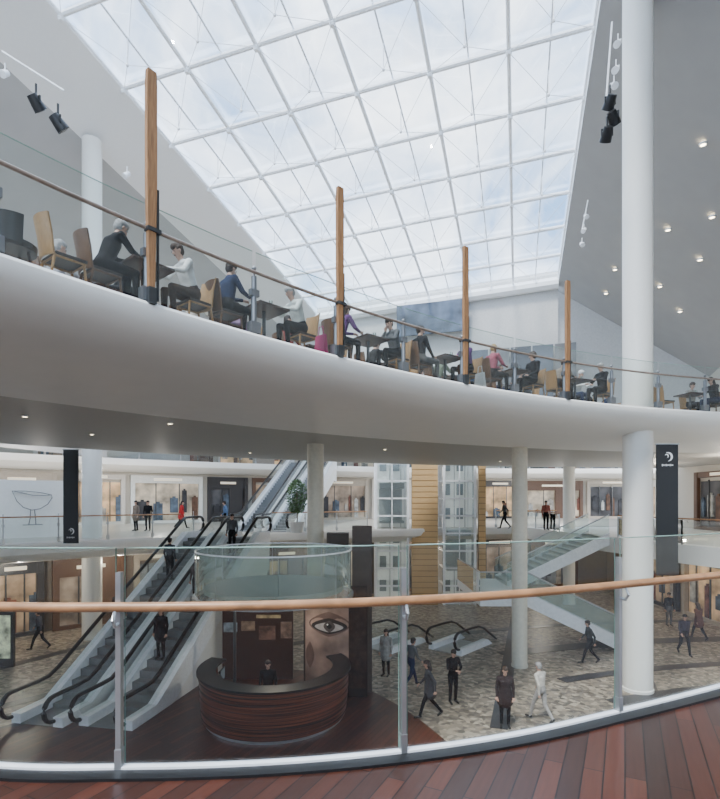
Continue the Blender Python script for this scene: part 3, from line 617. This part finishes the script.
# ------------------------------------------------------------ downlights and spotlights
def ray_right(px,py):
    lo,hi=5,60
    f=lambda t:((px-360)/F*t,t,EYE+(HOR-py)/F*t)
    def g(t):
        x,y,z=f(t); u=x*E2[0]+y*E2[1]; s=x*E1[0]+y*E1[1]; return z-rc(u,s,-0.5)[2]
    if g(lo)>0 or g(hi)<0: return None
    for _ in range(40):
        m=(lo+hi)/2
        if g(m)<0: lo=m
        else: hi=m
    return f(lo)
LAMP=mat('lamp_glow',(1.0,0.80,0.52),0.5,emit=16)
dl=empty('downlight'); MB().lathe([(0.11,-0.03),(0.15,-0.03),(0.15,0.05)],n=16).obj('rim',WHITEMETAL,dl); MB().lathe([(0,-0.02),(0.11,-0.02)],n=16).obj('lamp',LAMP,dl)
top(dl,'small round warm recessed downlight','downlight','recessed downlights')
for px,py in((615,268),(632,256),(668,228),(606,292),(700,258),(703,142),(680,310),(660,285),(640,310),(712,215)):
    p=ray_right(px,py)
    if p: clone(dl,(p[0],p[1],p[2]-0.1))
for px,R in((25,36),(92,38.5),(170,34.5),(250,41),(385,36.5),(500,40)):
    a=ang(px,R); n_=clone(dl,(*pol(R,a),3.88)); n_.scale=(0.5,0.5,0.5)
kill(dl)
sp=empty('spotlight'); b=MB(); b.cyl((0,0,0),(0,0,0.35),0.03); b.box((0,0,-0.05),(0.34,0.04,0.04)); b.box((-0.17,0,-0.14),(0.03,0.04,0.22)); b.box((0.17,0,-0.14),(0.03,0.04,0.22)); b.obj('bracket',BLACK,sp,False)
MB().cyl((0,0.14,-0.05),(0,-0.16,-0.33),0.14,0.19,14).obj('lamp_housing',BLACK,sp); MB().cyl((0,-0.161,-0.331),(0,-0.17,-0.34),0.12,0.12,14).obj('lens',mat('lens',(0.2,0.2,0.2),0.1,0.5),sp)
top(sp,'black theatre-style spotlight hanging from a track','spotlight','hanging spotlights')
def dirp(px,py,d): return ((px-360)/F*d,d,EYE+(HOR-py)/F*d)
for px,py in((36,96),(58,116),(610,96),(613,112),(607,128)):
    d=15 if px<100 else 16.5
    clone(sp,dirp(px,py,d),random.uniform(2.2,3.8))
sw=empty('spotlight')
for c in list(sp.children):
    n_=c.copy(); n_.parent=sw; COL.objects.link(n_); n_.data=c.data.copy(); n_.data.materials.clear(); n_.data.materials.append(WHITEMETAL); n_.scale=(0.6,)*3
top(sw,'small white spotlight on a track','spotlight','small track spotlights')
for px,py,d in((5,70,16),(127,172,20),(586,214,26),(584,228,26),(582,242,26),(618,40,17),(616,66,17),(614,82,17)): clone(sw,dirp(px,py,d),random.uniform(-1,1))
kill(sp); kill(sw)
for (pa,pb) in((dirp(2,60,15),dirp(64,108,15)),(dirp(612,30,16.6),dirp(606,118,16.6)),(dirp(588,205,26),dirp(582,240,26))):
    top(MB().tube([(pa[0],pa[1],pa[2]+0.25),(pb[0],pb[1],pb[2]+0.5)],0.03,6).obj('light_track',WHITEMETAL),'thin track carrying spotlights','light track')
# ------------------------------------------------------------ tree
tx,ty=(297-360)/F*28.6,28.6
e=top(empty('potted_tree',(tx,ty,0)),'leafy green tree in a white pot on the gallery','plant')
MB().lathe([(0,0),(0.3,0),(0.42,0.6),(0.36,0.6),(0.34,0.52),(0,0.52)],n=20).obj('pot',WHITE,e)
b=MB(); b.tube([(0,0,0.5),(0.03,0,1.1),(-0.02,0.02,1.6),(0,0,2.3)],0.035,6); b.tube([(0,0,1.4),(0.3,0.1,1.9)],0.015,5); b.tube([(0,0,1.3),(-0.3,-0.1,1.9)],0.015,5); b.obj('trunk',mat('bark',(0.12,0.08,0.05),0.8),e)
b=MB(); R_=random.Random(3)
for i in range(900):
    t=R_.uniform(0,6.28); z=R_.uniform(1.1,2.9); rr=0.6*math.sqrt(max(0,1-((z-1.95)/1.0)**2))*R_.random()**0.4; c=Vector((rr*math.cos(t),rr*math.sin(t),z))
    d1=Vector((R_.uniform(-1,1),R_.uniform(-1,1),R_.uniform(-0.7,0.7))).normalized()*0.10; d2=d1.orthogonal().normalized()*0.035
    b.quad(c-d1,c+d2,c+d1,c-d2)
b.obj('foliage',mat('leaf_green',(0.06,0.13,0.035),0.5,var=0.5),e,False)
# ------------------------------------------------------------ people
def capsule(b,p0,p1,r0,r1,w=1.0,n=12):
    p0,p1=Vector(p0),Vector(p1); d=(p1-p0); L=d.length; d.normalize()
    sx=Vector((1,0,0))-d*d.x
    if sx.length<0.2: sx=Vector((0,0,1))-d*d.z
    sx.normalize(); sy=d.cross(sx); rings=[]
    for k in (-80,-50,-20): t=math.radians(k); rings.append((p0+d*r0*math.sin(t),r0*math.cos(t)))
    rings+= [(p0,r0),(p1,r1)]
    for k in(20,50,80): t=math.radians(k); rings.append((p1+d*r1*math.sin(t),r1*math.cos(t)))
    vs=[]
    for c,r in rings:
        for i in range(n):
            t=2*math.pi*i/n; vs.append(c+sx*math.cos(t)*r*w+sy*math.sin(t)*r)
    fs=[]; N=len(rings)
    for k in range(N-1):
        for i in range(n): fs.append((k*n+i,k*n+(i+1)%n,(k+1)*n+(i+1)%n,(k+1)*n+i))
    fs+=[tuple(range(n-1,-1,-1)),tuple(range((N-1)*n,N*n))]
    b.add(vs,fs)
POSES={}
def make_pose(key,J,coat=False,longhair=False):
    prims=[]
    V=lambda k:Vector(J[k])
    A=lambda a,c,r0,r1,w,g: prims.append((Vector(a),Vector(c),r0,r1,w,g))
    A(V('pel'),V('wai'),0.125,0.108,1.32,2); A(V('wai'),V('che'),0.112,0.125,1.38,1); A(V('che'),V('nek'),0.12,0.06,1.45,1)
    hd=V('head'); up=(hd-V('nek')).normalized()
    A(V('nek'),hd-up*0.03,0.052,0.05,1,0)
    fwd=Vector(J['look']).normalized(); fwd=(fwd-up*fwd.dot(up)*0.6).normalized(); side=fwd.cross(up).normalized()
    A(hd+up*0.035-fwd*0.012,hd-up*0.04+fwd*0.012,0.088,0.062,0.9,0); A(hd-up*0.05+fwd*0.03,hd-up*0.085+fwd*0.045,0.045,0.03,1,0)
    A(hd+up*0.01+fwd*0.088,hd-up*0.025+fwd*0.10,0.008,0.014,1,0)
    for s_ in(-1,1): A(hd+side*s_*0.078+up*0.012,hd+side*s_*0.078-up*0.02,0.014,0.01,1,0)
    for s_,t in((-1,'L'),(1,'R')):
        sh,el,wr=V('sh'+t),V('el'+t),V('wr'+t)
        A(V('nek')-Vector((0,0,0.03)),sh,0.06,0.062,1,1); A(V('che')+Vector((s_*0.07,0,0.02)),sh,0.09,0.06,1,1)
        A(sh,el,0.058,0.046,1,1); A(el,wr,0.044,0.031,1,1)
        d=(wr-el).normalized(); hdv=Vector(J.get('hand'+t,d)).normalized(); pal=wr+hdv*0.085
        A(wr,pal,0.026,0.03,1,0)
        sd=hdv.cross(Vector((0,0,1)))
        if sd.length<0.3: sd=Vector((0,1,0))
        sd.normalize(); bend=Vector((0,0,-1)) if abs(hdv.z)<0.7 else Vector((-s_,0,0))
        for i,l in enumerate((0.062,0.075,0.07,0.055)):
            q=pal+sd*(i-1.5)*0.0215; m_=q+(hdv*0.8+bend*0.3)*l*0.55; A(q,m_,0.0105,0.0095,1,0); A(m_,m_+(hdv*0.5+bend*0.7)*l*0.5,0.0095,0.008,1,0)
        q=wr+hdv*0.03+sd*(-0.03 if t=='L' else 0.03); A(q,q+hdv*0.05+sd*(-0.03 if t=='L' else 0.03),0.013,0.010,1,0)
        hp,kn,an,to=V('hip'+t),V('kn'+t),V('an'+t),V('to'+t)
        A(V('pel'),hp,0.12,0.10,1.0,2); A(hp,kn,0.095,0.062,1,2); A(kn,an,0.060,0.042,1,2)
        A(an-Vector((0,0,0.02))-(to-an)*0.15,to,0.042,0.034,1,3)
    if coat:
        p=V('pel'); A(V('wai'),p-Vector((0,0,0.22)),0.14,0.185,1.25,1)
    b=MB()
    for p0,p1,r0,r1,w_,g in prims: capsule(b,p0,p1,r0,r1,w_)
    me=b.mesh('tmp',None,False); ob=bpy.data.objects.new('tmp',me); COL.objects.link(ob)
    m=ob.modifiers.new('r','REMESH'); m.mode='VOXEL'; m.voxel_size=0.0115; m.use_smooth_shade=True
    s=ob.modifiers.new('s','SMOOTH'); s.iterations=2; s.factor=0.4
    dg=bpy.context.evaluated_depsgraph_get(); dg.update(); res=bpy.data.meshes.new_from_object(ob.evaluated_get(dg)); bpy.data.objects.remove(ob)
    res.name='body_'+key
    n=len(res.polygons); cen=np.zeros(n*3); res.polygons.foreach_get('center',cen); cen=cen.reshape(-1,3)
    best=np.full(n,1e9); reg=np.zeros(n,dtype=np.int32)
    for p0,p1,r0,r1,w_,g in prims:
        a=np.array(p0); d=np.array(p1)-a; L2=max(1e-9,(d*d).sum()); t=np.clip(((cen-a)@d)/L2,0,1); q=cen-(a+t[:,None]*d)
        q[:,0]/=w_ if w_>1 else 1
        dist=np.sqrt((q*q).sum(1))-(r0+(r1-r0)*t)
        msk=dist<best; best[msk]=dist[msk]; reg[msk]=g
    for i in range(4): res.materials.append(None)
    res.polygons.foreach_set('material_index',reg); res.polygons.foreach_set('use_smooth',np.ones(n,dtype=bool)); res.update()
    h=MB(); capsule(h,hd+up*0.045-fwd*0.03,hd+up*0.0-fwd*0.035,0.094,0.080,0.95,16)
    capsule(h,hd+up*0.075+fwd*0.025,hd+up*0.07-fwd*0.03,0.062,0.075,1.0,16)
    if longhair: capsule(h,hd+up*0.0-fwd*0.05,hd-up*0.17-fwd*0.07,0.08,0.06,1.2,12)
    hm=h.mesh('hair',None)
    y=MB()
    for s_ in(-1,1): y.sph(hd+side*s_*0.032+up*0.008+fwd*0.082,(0.012,0.012,0.008),6,4)
    y.sph(hd-up*0.055+fwd*0.083,(0.018,0.014,0.006),6,4)
    ym=y.mesh('facial_features',mat('feature_dark',(0.12,0.04,0.03),0.5))
    POSES[key]=(res,hm,ym)
def base_stand():
    return dict(pel=(0,0,0.96),wai=(0,0,1.10),che=(0,0.0,1.30),nek=(0,-0.01,1.47),head=(0,0.02,1.635),look=(0,1,-0.1),
     shL=(-0.185,0,1.42),shR=(0.185,0,1.42),elL=(-0.235,-0.02,1.14),elR=(0.235,-0.02,1.14),wrL=(-0.235,0.06,0.90),wrR=(0.235,0.06,0.90),
     hipL=(-0.09,0,0.92),hipR=(0.09,0,0.92),knL=(-0.10,0.02,0.50),knR=(0.10,0.02,0.50),anL=(-0.10,-0.02,0.09),anR=(0.10,-0.02,0.09),toL=(-0.12,0.14,0.036),toR=(0.12,0.14,0.036))
J=base_stand(); make_pose('stand',J); J=base_stand(); make_pose('coat',J,coat=True,longhair=True)
J=base_stand(); J.update(knL=(-0.1,0.20,0.54),anL=(-0.1,0.32,0.11),toL=(-0.11,0.48,0.07),knR=(0.1,-0.06,0.51),anR=(0.1,-0.36,0.17),toR=(0.1,-0.26,0.05),wai=(0,0.02,1.10),che=(0,0.05,1.3),nek=(0,0.06,1.46),head=(0,0.10,1.62),elL=(-0.23,-0.12,1.15),wrL=(-0.22,-0.12,0.90),elR=(0.23,0.10,1.15),wrR=(0.21,0.28,0.98),shL=(-0.185,0.03,1.41),shR=(0.185,0.06,1.41)); make_pose('walk',J)
make_pose('walkcoat',J,coat=True,longhair=True)
J=base_stand(); J.update(elL=(-0.24,0.10,1.18),wrL=(-0.08,0.28,1.12),elR=(0.24,0.10,1.18),wrR=(0.08,0.30,1.15),look=(0,1,-0.5),head=(0,0.05,1.62)); make_pose('hold',J)
def base_sit(ln=0.0):
    return dict(pel=(0,0.02,0.56),wai=(0,0.02+ln*0.35,0.70),che=(0,0.03+ln*0.7,0.90),nek=(0,0.03+ln,1.07-ln*0.2),head=(0,0.07+ln*1.25,1.23-ln*0.25),look=(0,1,-0.25),
     shL=(-0.185,0.03+ln*0.95,1.02-ln*0.15),shR=(0.185,0.03+ln*0.95,1.02-ln*0.15),elL=(-0.24,0.15+ln,0.80),elR=(0.24,0.15+ln,0.80),wrL=(-0.11,0.38+ln,0.80),wrR=(0.11,0.38+ln,0.80),
     handL=(0.3,1,0),handR=(-0.3,1,0),
     hipL=(-0.09,0.05,0.54),hipR=(0.09,0.05,0.54),knL=(-0.12,0.46,0.54),knR=(0.12,0.46,0.54),anL=(-0.12,0.42,0.09),anR=(0.12,0.46,0.09),toL=(-0.13,0.58,0.036),toR=(0.13,0.62,0.036))
make_pose('sit_up',base_sit(0.03)); make_pose('sit_lean',base_sit(0.18)); make_pose('sit_lean_long',base_sit(0.12),longhair=True)
J=base_sit(0.14); J.update(elR=(0.20,0.36,0.82),wrR=(0.07,0.30,1.02),handR=(-0.3,0.0,1),look=(-0.3,1,0)); make_pose('sit_chin',J)
J=base_sit(-0.04); J.update(wrL=(-0.12,0.30,0.64),elL=(-0.25,0.08,0.76),wrR=(0.14,0.30,0.64),elR=(0.25,0.06,0.76),look=(0.6,1,0),anL=(0.05,0.52,0.12),toL=(0.06,0.68,0.07)); make_pose('sit_back',J)
SK=mat('skin',(0.50,0.30,0.22),0.5)
def person(pose,loc,rz,topc,botc,hairc,label,group=None,scale=1.0,shoe=(0.02,0.02,0.02)):
    me,hm,ym=POSES[pose]; o=bpy.data.objects.new('person',me); COL.objects.link(o); o.location=loc; o.rotation_euler=(0,0,rz); o.scale=(scale,)*3
    ms=[SK,mat('cloth_top',topc,0.85,var=0.2,spec=0.2),mat('cloth_bottom',botc,0.85,var=0.15,spec=0.2),mat('shoe_leather',shoe,0.5)]
    for i in range(4): o.material_slots[i].link='OBJECT'; o.material_slots[i].material=ms[i]
    h=bpy.data.objects.new('hair',hm); COL.objects.link(h); h.parent=o
    if not len(hm.materials): hm.materials.append(None)
    h.material_slots[0].link='OBJECT'; h.material_slots[0].material=mat('hair',hairc,0.7,var=0.3,scale=30)
    f=bpy.data.objects.new('facial_features',ym); COL.objects.link(f); f.parent=o
    return top(o,label,'person',group)
BLK=(0.008,0.008,0.01); WHT=(0.72,0.72,0.70); GRY=(0.10,0.105,0.11); PUR=(0.13,0.05,0.17); DBL=(0.02,0.03,0.07); BRN=(0.05,0.03,0.02); GHR=(0.30,0.29,0.28); DHR=(0.02,0.012,0.01); BLD=(0.38,0.25,0.11)
# ------------------------------------------------------------ restaurant furniture
def make_chair(wood,label):
    ch=empty('dining_chair')
    b=MB(); b.plan([(-0.22,-0.20),(0.22,-0.20),(0.24,0.22),(-0.24,0.22)],0.41,0.45); b.obj('seat',mat('seat_leather',(0.03,0.02,0.016),0.5),ch)
    b=MB(); vs=[]
    for off in(0.0,-0.025):
        for i in range(9):
            x=-0.22+0.44*i/8; y=-0.21-0.06*(1-(x/0.22)**2)+off
            for z,dy in((0.40,0.0),(0.70,-0.03),(0.95,-0.08)): vs+=[(x,y+dy,z)]
    fs=[]
    for i in range(8):
        for k in range(2): fs.append((i*3+k,(i+1)*3+k,(i+1)*3+k+1,i*3+k+1)); fs.append((27+i*3+k+1,27+(i+1)*3+k+1,27+(i+1)*3+k,27+i*3+k))
        fs.append((i*3+2,(i+1)*3+2,27+(i+1)*3+2,27+i*3+2)); fs.append((i*3,27+i*3,27+(i+1)*3,(i+1)*3))
    for i in(0,8):
        for k in range(2): fs.append((i*3+k,i*3+k+1,27+i*3+k+1,27+i*3+k))
    b.add(vs,fs); b.obj('backrest',wood,ch)
    MB().tube([(-0.21,-0.2,0.39),(0.21,-0.2,0.39),(0.22,0.2,0.39),(-0.22,0.2,0.39),(-0.21,-0.2,0.39)],0.018,6).obj('seat_frame',wood,ch)
    for sx in(-1,1):
        MB().cyl((sx*0.19,0.19,0.42),(sx*0.21,0.23,0),0.022,0.017,8).obj('leg',wood,ch); MB().cyl((sx*0.19,-0.2,0.42),(sx*0.21,-0.28,0),0.022,0.017,8).obj('leg',wood,ch)
    return top(ch,label,'chair','restaurant dining chairs')
ch=make_chair(CHAIRW,'tan wooden dining chair with curved back and dark seat'); cd=make_chair(woodmat('dark_chair_wood',(0.12,0.065,0.035),0.2,0.4,(8,8,1)),'dark wooden dining chair with curved back and dark seat')
tb=empty('dining_table'); b=MB(); b.box((0,0,0.735),(0.75,0.7,0.04)); b.obj('table_top',DARKW,tb,False); b=MB(); b.cyl((0,0,0.03),(0,0,0.72),0.035); b.obj('pedestal',DSTEEL,tb); b=MB(); b.lathe([(0,0.0),(0.24,0),(0.22,0.03),(0,0.04)],n=20); b.obj('base',DSTEEL,tb)
top(tb,'square dark wooden restaurant table on a steel pedestal','table','restaurant tables')
gl=empty('drinking_glass'); MB().lathe([(0,0),(0.03,0),(0.038,0.13),(0.035,0.13),(0.027,0.01)],n=12).obj('bowl',GLASS,gl); top(gl,'clear drinking glass on the table','glass','glasses on the tables')
cu=empty('coffee_cup'); MB().lathe([(0,0),(0.03,0),(0.045,0.07),(0.04,0.07),(0.027,0.01),(0,0.01)],n=14).obj('bowl',WHITE,cu); MB().tube([(0.04,0,0.055),(0.065,0,0.05),(0.06,0,0.025),(0.035,0,0.02)],0.005,6).obj('handle',WHITE,cu); MB().lathe([(0,-0.004),(0.07,0.004),(0.07,0.0),(0,-0.008)],n=18).obj('saucer',WHITE,cu); top(cu,'white coffee cup with saucer on the table','cup','cups on the tables')
tub=empty('tub_chair'); b=MB(); b.arc([(0.26,0.36),(0.34,0.38),(0.38,0.74),(0.33,0.76),(0.28,0.5)],180,360,20,c=(0,0)); b.lathe([(0,0.36),(0.29,0.36),(0.30,0.45),(0,0.47)],n=24); b.obj('shell',mat('tub_leather',(0.02,0.018,0.018),0.4),tub)
for t in(45,135,225,315): MB().cyl((0.2*math.cos(math.radians(t)),0.2*math.sin(math.radians(t)),0.38),(0.27*math.cos(math.radians(t)),0.27*math.sin(math.radians(t)),0),0.02,0.015,8).obj('leg',DARKW,tub)
top(tub,'dark rounded tub chair with splayed legs','chair','dark tub chairs')
def seat_a(kind,a,o,d,p=None,**kw):
    x,y=pol(RD+o,a); rz=math.radians({1:a+180,-1:a,0:a+90,2:a-90}[d])
    clone(kind,(x,y,4.8),rz)
    if p: person(p,(x,y,4.8),rz,scale=1.06,**kw)
def seat(kind,px,o,d,p=None,**kw): seat_a(kind,ang(px,RD+o),o,d,p,**kw)
def table_a(a,o,items=True):
    x,y=pol(RD+o,a); clone(tb,(x,y,4.8),math.radians(a))
    if items: clone(gl,(x+0.15,y-0.1,5.557)); clone(cu,(x-0.12,y+0.12,5.565))
def table(px,o,items=True): table_a(ang(px,RD+o),o,items)
for px in(143,264,368,445,513,575): table(px,0.62)
table(690,0.9)
G='diners at the restaurant tables'
seat(tub,12,0.7,1); seat(ch,64,0.6,1)
seat(cd,101,0.62,1,'sit_lean',topc=BLK,botc=BLK,hairc=GHR,label='seated person in black coat leaning over the table',group=G)
seat(ch,194,0.62,-1,'sit_lean',topc=WHT,botc=BRN,hairc=BRN,label='seated person in white shirt leaning forward on wooden chair',group=G)
seat(cd,226,0.62,1,'sit_up',topc=DBL,botc=BLK,hairc=DHR,label='seated person in dark blue jacket beside the rail',group=G)
seat(ch,302,0.62,-1,'sit_lean',topc=(0.62,0.65,0.62),botc=BLK,hairc=GHR,label='grey-haired seated person in pale shirt',group=G)
seat(cd,338,0.62,1,'sit_lean_long',topc=PUR,botc=BLK,hairc=BRN,label='seated person in purple top with long brown hair',group=G)
seat(ch,397,0.62,-1,'sit_chin',topc=GRY,botc=BLK,hairc=DHR,label='seated person in dark grey jacket, hand near chin',group=G)
seat(cd,420,0.62,1,'sit_back',topc=BLK,botc=(0.1,0.1,0.1),hairc=DHR,label='seated person in black top with dark hair',group=G)
seat(ch,469,0.62,-1,'sit_lean_long',topc=PUR,botc=BLK,hairc=BRN,label='seated person in violet top leaning forward',group=G)
seat(cd,491,0.62,1,'sit_up',topc=(0.35,0.10,0.14),botc=BLK,hairc=BLD,label='fair-haired seated person in dark pink top',group=G)
seat(ch,533,0.62,-1,'sit_back',topc=BLK,botc=BLK,hairc=BRN,label='seated person in black beside the rail',group=G)
seat(ch,557,0.62,1,'sit_lean',topc=(0.2,0.17,0.14),botc=BLK,hairc=BRN,label='seated person in brown jacket',group=G)
seat(cd,574,1.75,0,'sit_lean',topc=WHT,botc=DBL,hairc=(0.6,0.6,0.6),label='white-haired seated man in white shirt facing out',group=G)
seat(ch,603,0.62,-1,'sit_up',topc=BLK,botc=BLK,hairc=GHR,label='seated person in black beside the column',group=G)
seat(ch,664,0.9,1); seat(ch,690,1.9,0,'sit_up',topc=(0.35,0.33,0.3),botc=BLK,hairc=BRN,label='seated person in beige facing out from the table',group=G); seat(cd,716,0.9,-1,'sit_lean_long',topc=BLK,botc=DBL,hairc=DHR,label='seated person in black leaning on the table',group=G)
C2=[(0.4,0.4,0.42),(0.02,0.03,0.07),(0.25,0.07,0.06),(0.012,0.012,0.015),(0.15,0.18,0.13),(0.08,0.065,0.06),(0.5,0.45,0.38),(0.06,0.1,0.18),(0.02,0.02,0.02),(0.2,0.12,0.2)]
H2=[GHR,DHR,BRN,BLD,DHR,(0.5,0.5,0.5),BRN,DHR]
i=0
for o,px0,px1 in((2.15,95,545),(3.9,120,600)):
    a=ang(px0,RD+o); ae=ang(px1,RD+o); step=math.degrees(2.55/(RD+o)); da=math.degrees(0.70/(RD+o))
    while a>ae:
        table_a(a,o,False)
        for d,sg in((1,1),(-1,-1)):
            c=C2[(i*3)%10]; seat_a(cd if i%2==0 else ch,a+sg*da,o,d,('sit_up','sit_lean','sit_lean_long','sit_chin','sit_back')[i%5],topc=c,botc=(BLK,DBL,GRY)[i%3],hairc=H2[(i*5)%8],label='seated diner in %s top at an inner table'%('dark' if sum(c)<0.3 else 'pale' if sum(c)>1.0 else 'coloured'),group=G); i+=1
        a-=step
for t in(ch,cd,tb,gl,cu,tub): kill(t)
def bag(px,o,col,label):
    R=RD+o; a=ang(px,R); x,y=pol(R,a); e=top(empty('bag',(x,y,4.8),math.radians(a)),label,'bag'); b=MB(); b.add([(-0.17,-0.06,0.0),(0.17,-0.06,0.0),(0.17,0.06,0.0),(-0.17,0.06,0.0),(-0.14,-0.03,0.42),(0.14,-0.03,0.42),(0.14,0.03,0.42),(-0.14,0.03,0.42)],[(3,2,1,0),(0,1,5,4),(1,2,6,5),(2,3,7,6),(3,0,4,7)]); b.obj('body',mat('bag_cloth',col,0.8),e,False)
    MB().tube([(-0.08,0,0.42),(-0.06,0,0.6),(0.06,0,0.6),(0.08,0,0.42)],0.01,6).obj('handle',mat('bag_cloth',col,0.8),e)
bag(480,0.25,(0.7,0.7,0.68),'white carrier bag standing by the rail'); bag(321,0.25,(0.45,0.04,0.16),'magenta bag standing beside the chair')
# ------------------------------------------------------------ people on the floors
def floorp(pose,px,py,z,rz,**kw): p=at(px,py,z); return person(pose,p,math.radians(rz),**kw)
Z1=-4.8
floorp('hold',453,703,Z1,200,topc=BLK,botc=BLK,hairc=DHR,label='standing person in black looking at something in the hands')
floorp('coat',505,727,Z1,170,topc=(0.03,0.02,0.02),botc=BLK,hairc=BRN,label='woman in dark coat with long brown hair')
floorp('walk',541,722,Z1,30,topc=(0.55,0.51,0.45),botc=(0.35,0.33,0.31),hairc=GHR,label='person walking in cream jacket and pale trousers')
floorp('walk',411,688,Z1,-60,topc=GRY,botc=DBL,hairc=DHR,label='person in grey walking past the desk')
floorp('walkcoat',430,718,Z1,90,topc=(0.05,0.05,0.055),botc=BLK,hairc=DHR,label='person in charcoal coat striding across the floor')
floorp('coat',386,676,Z1,150,topc=(0.35,0.33,0.3),botc=BLK,hairc=BRN,label='person in pale coat near the escalator landing')
floorp('walk',590,664,Z1,80,topc=(0.04,0.05,0.055),botc=BLK,hairc=DHR,label='person in dark jacket by the stairs')
floorp('stand',669,626,Z1,180,topc=BLK,botc=GRY,hairc=DHR,label='person in black outside the side shops')
floorp('walk',684,655,Z1,170,topc=(0.05,0.04,0.06),botc=BLK,hairc=DHR,label='person in dark clothes walking in the side mall')
floorp('walkcoat',699,640,Z1,10,topc=(0.15,0.07,0.055),botc=BLK,hairc=BRN,label='person in rust coat walking in the side mall')
floorp('walk',40,650,Z1,100,topc=(0.1,0.1,0.12),botc=BLK,hairc=DHR,label='person in dark clothes near the advert stand')
G='people on the gallery'
for px,py,c,ps_,rz in((148,531,BLK,'stand',180),(136,531,(0.2,0.16,0.13),'coat',150),(226,532,(0.12,0.2,0.35),'walk',90),(181,529,(0.5,0.03,0.03),'walkcoat',-90),(505,529,GRY,'walk',90),(546,530,(0.3,0.1,0.08),'stand',180)):
    floorp(ps_,px,py,0,rz,topc=c,botc=BLK,hairc=DHR,label='person standing or walking along the gallery',group=G)
person('stand',(KX-0.15,KY-0.45,-4.785),math.radians(180),BLK,BLK,DHR,'desk assistant in black standing behind the counter')
def onesc(k,x,off,pose,rz,c,label):
    l,t,_=ES[k]; T=math.hypot(t[0]-l[0],t[1]-l[1]); dx,dy=(t[0]-l[0])/T,(t[1]-l[1])/T; xc=math.floor(x/0.4)*0.4+0.2; z=0 if xc<1.2 else min(4.8,(xc-1.2)*4.8/(T-2.4))
    person(pose,(l[0]+dx*xc-dy*off,l[1]+dy*xc+dx*off,-4.8+z+0.035),math.atan2(dy,dx)-math.pi/2+rz,c,BLK,DHR,label,'people on the escalators')
onesc(0,3.6,0.15,'stand',0,BLK,'person in black riding the escalator'); onesc(0,6.4,-0.15,'stand',0,(0.05,0.05,0.06),'person in dark clothes riding the escalator')
onesc(1,3.0,0.15,'coat',math.pi,BLK,'person in black coat riding down the escalator'); onesc(1,5.2,0.15,'stand',math.pi,(0.1,0.08,0.08),'person in brown riding down the escalator'); onesc(1,8.0,0.0,'stand',math.pi,GRY,'person in grey near the top of the escalator')
# ------------------------------------------------------------ lamps
def pl(loc,e,col=(1,0.90,0.76),r=0.08):
    l=bpy.data.lights.new('fill_lamp','POINT'); l.energy=e; l.color=col; l.shadow_soft_size=r; o=bpy.data.objects.new('fill_lamp',l); COL.objects.link(o); o.location=loc  # added fill light without a fixture, brightens galleries, side mall and kiosk
for px in(20,120,220,330,430,540,640): a=ang(px,48); pl((*pol(48,a),-1.3),150)
for px in(40,160,300,440,560,680): a=ang(px,55); pl((*pol(55,a),3.4),560,(1,0.94,0.86))
for y in(18,24,30): pl((16,y,-1.3),100); pl((17,y,3.2),150)
pl((KX,KY,-1.5),110)
sun=bpy.data.lights.new('sun','SUN'); sun.energy=5.0; sun.angle=math.radians(12); sun.color=(1,0.97,0.92); so=bpy.data.objects.new('sun',sun); COL.objects.link(so); so.rotation_euler=(math.radians(28),math.radians(-18),0)
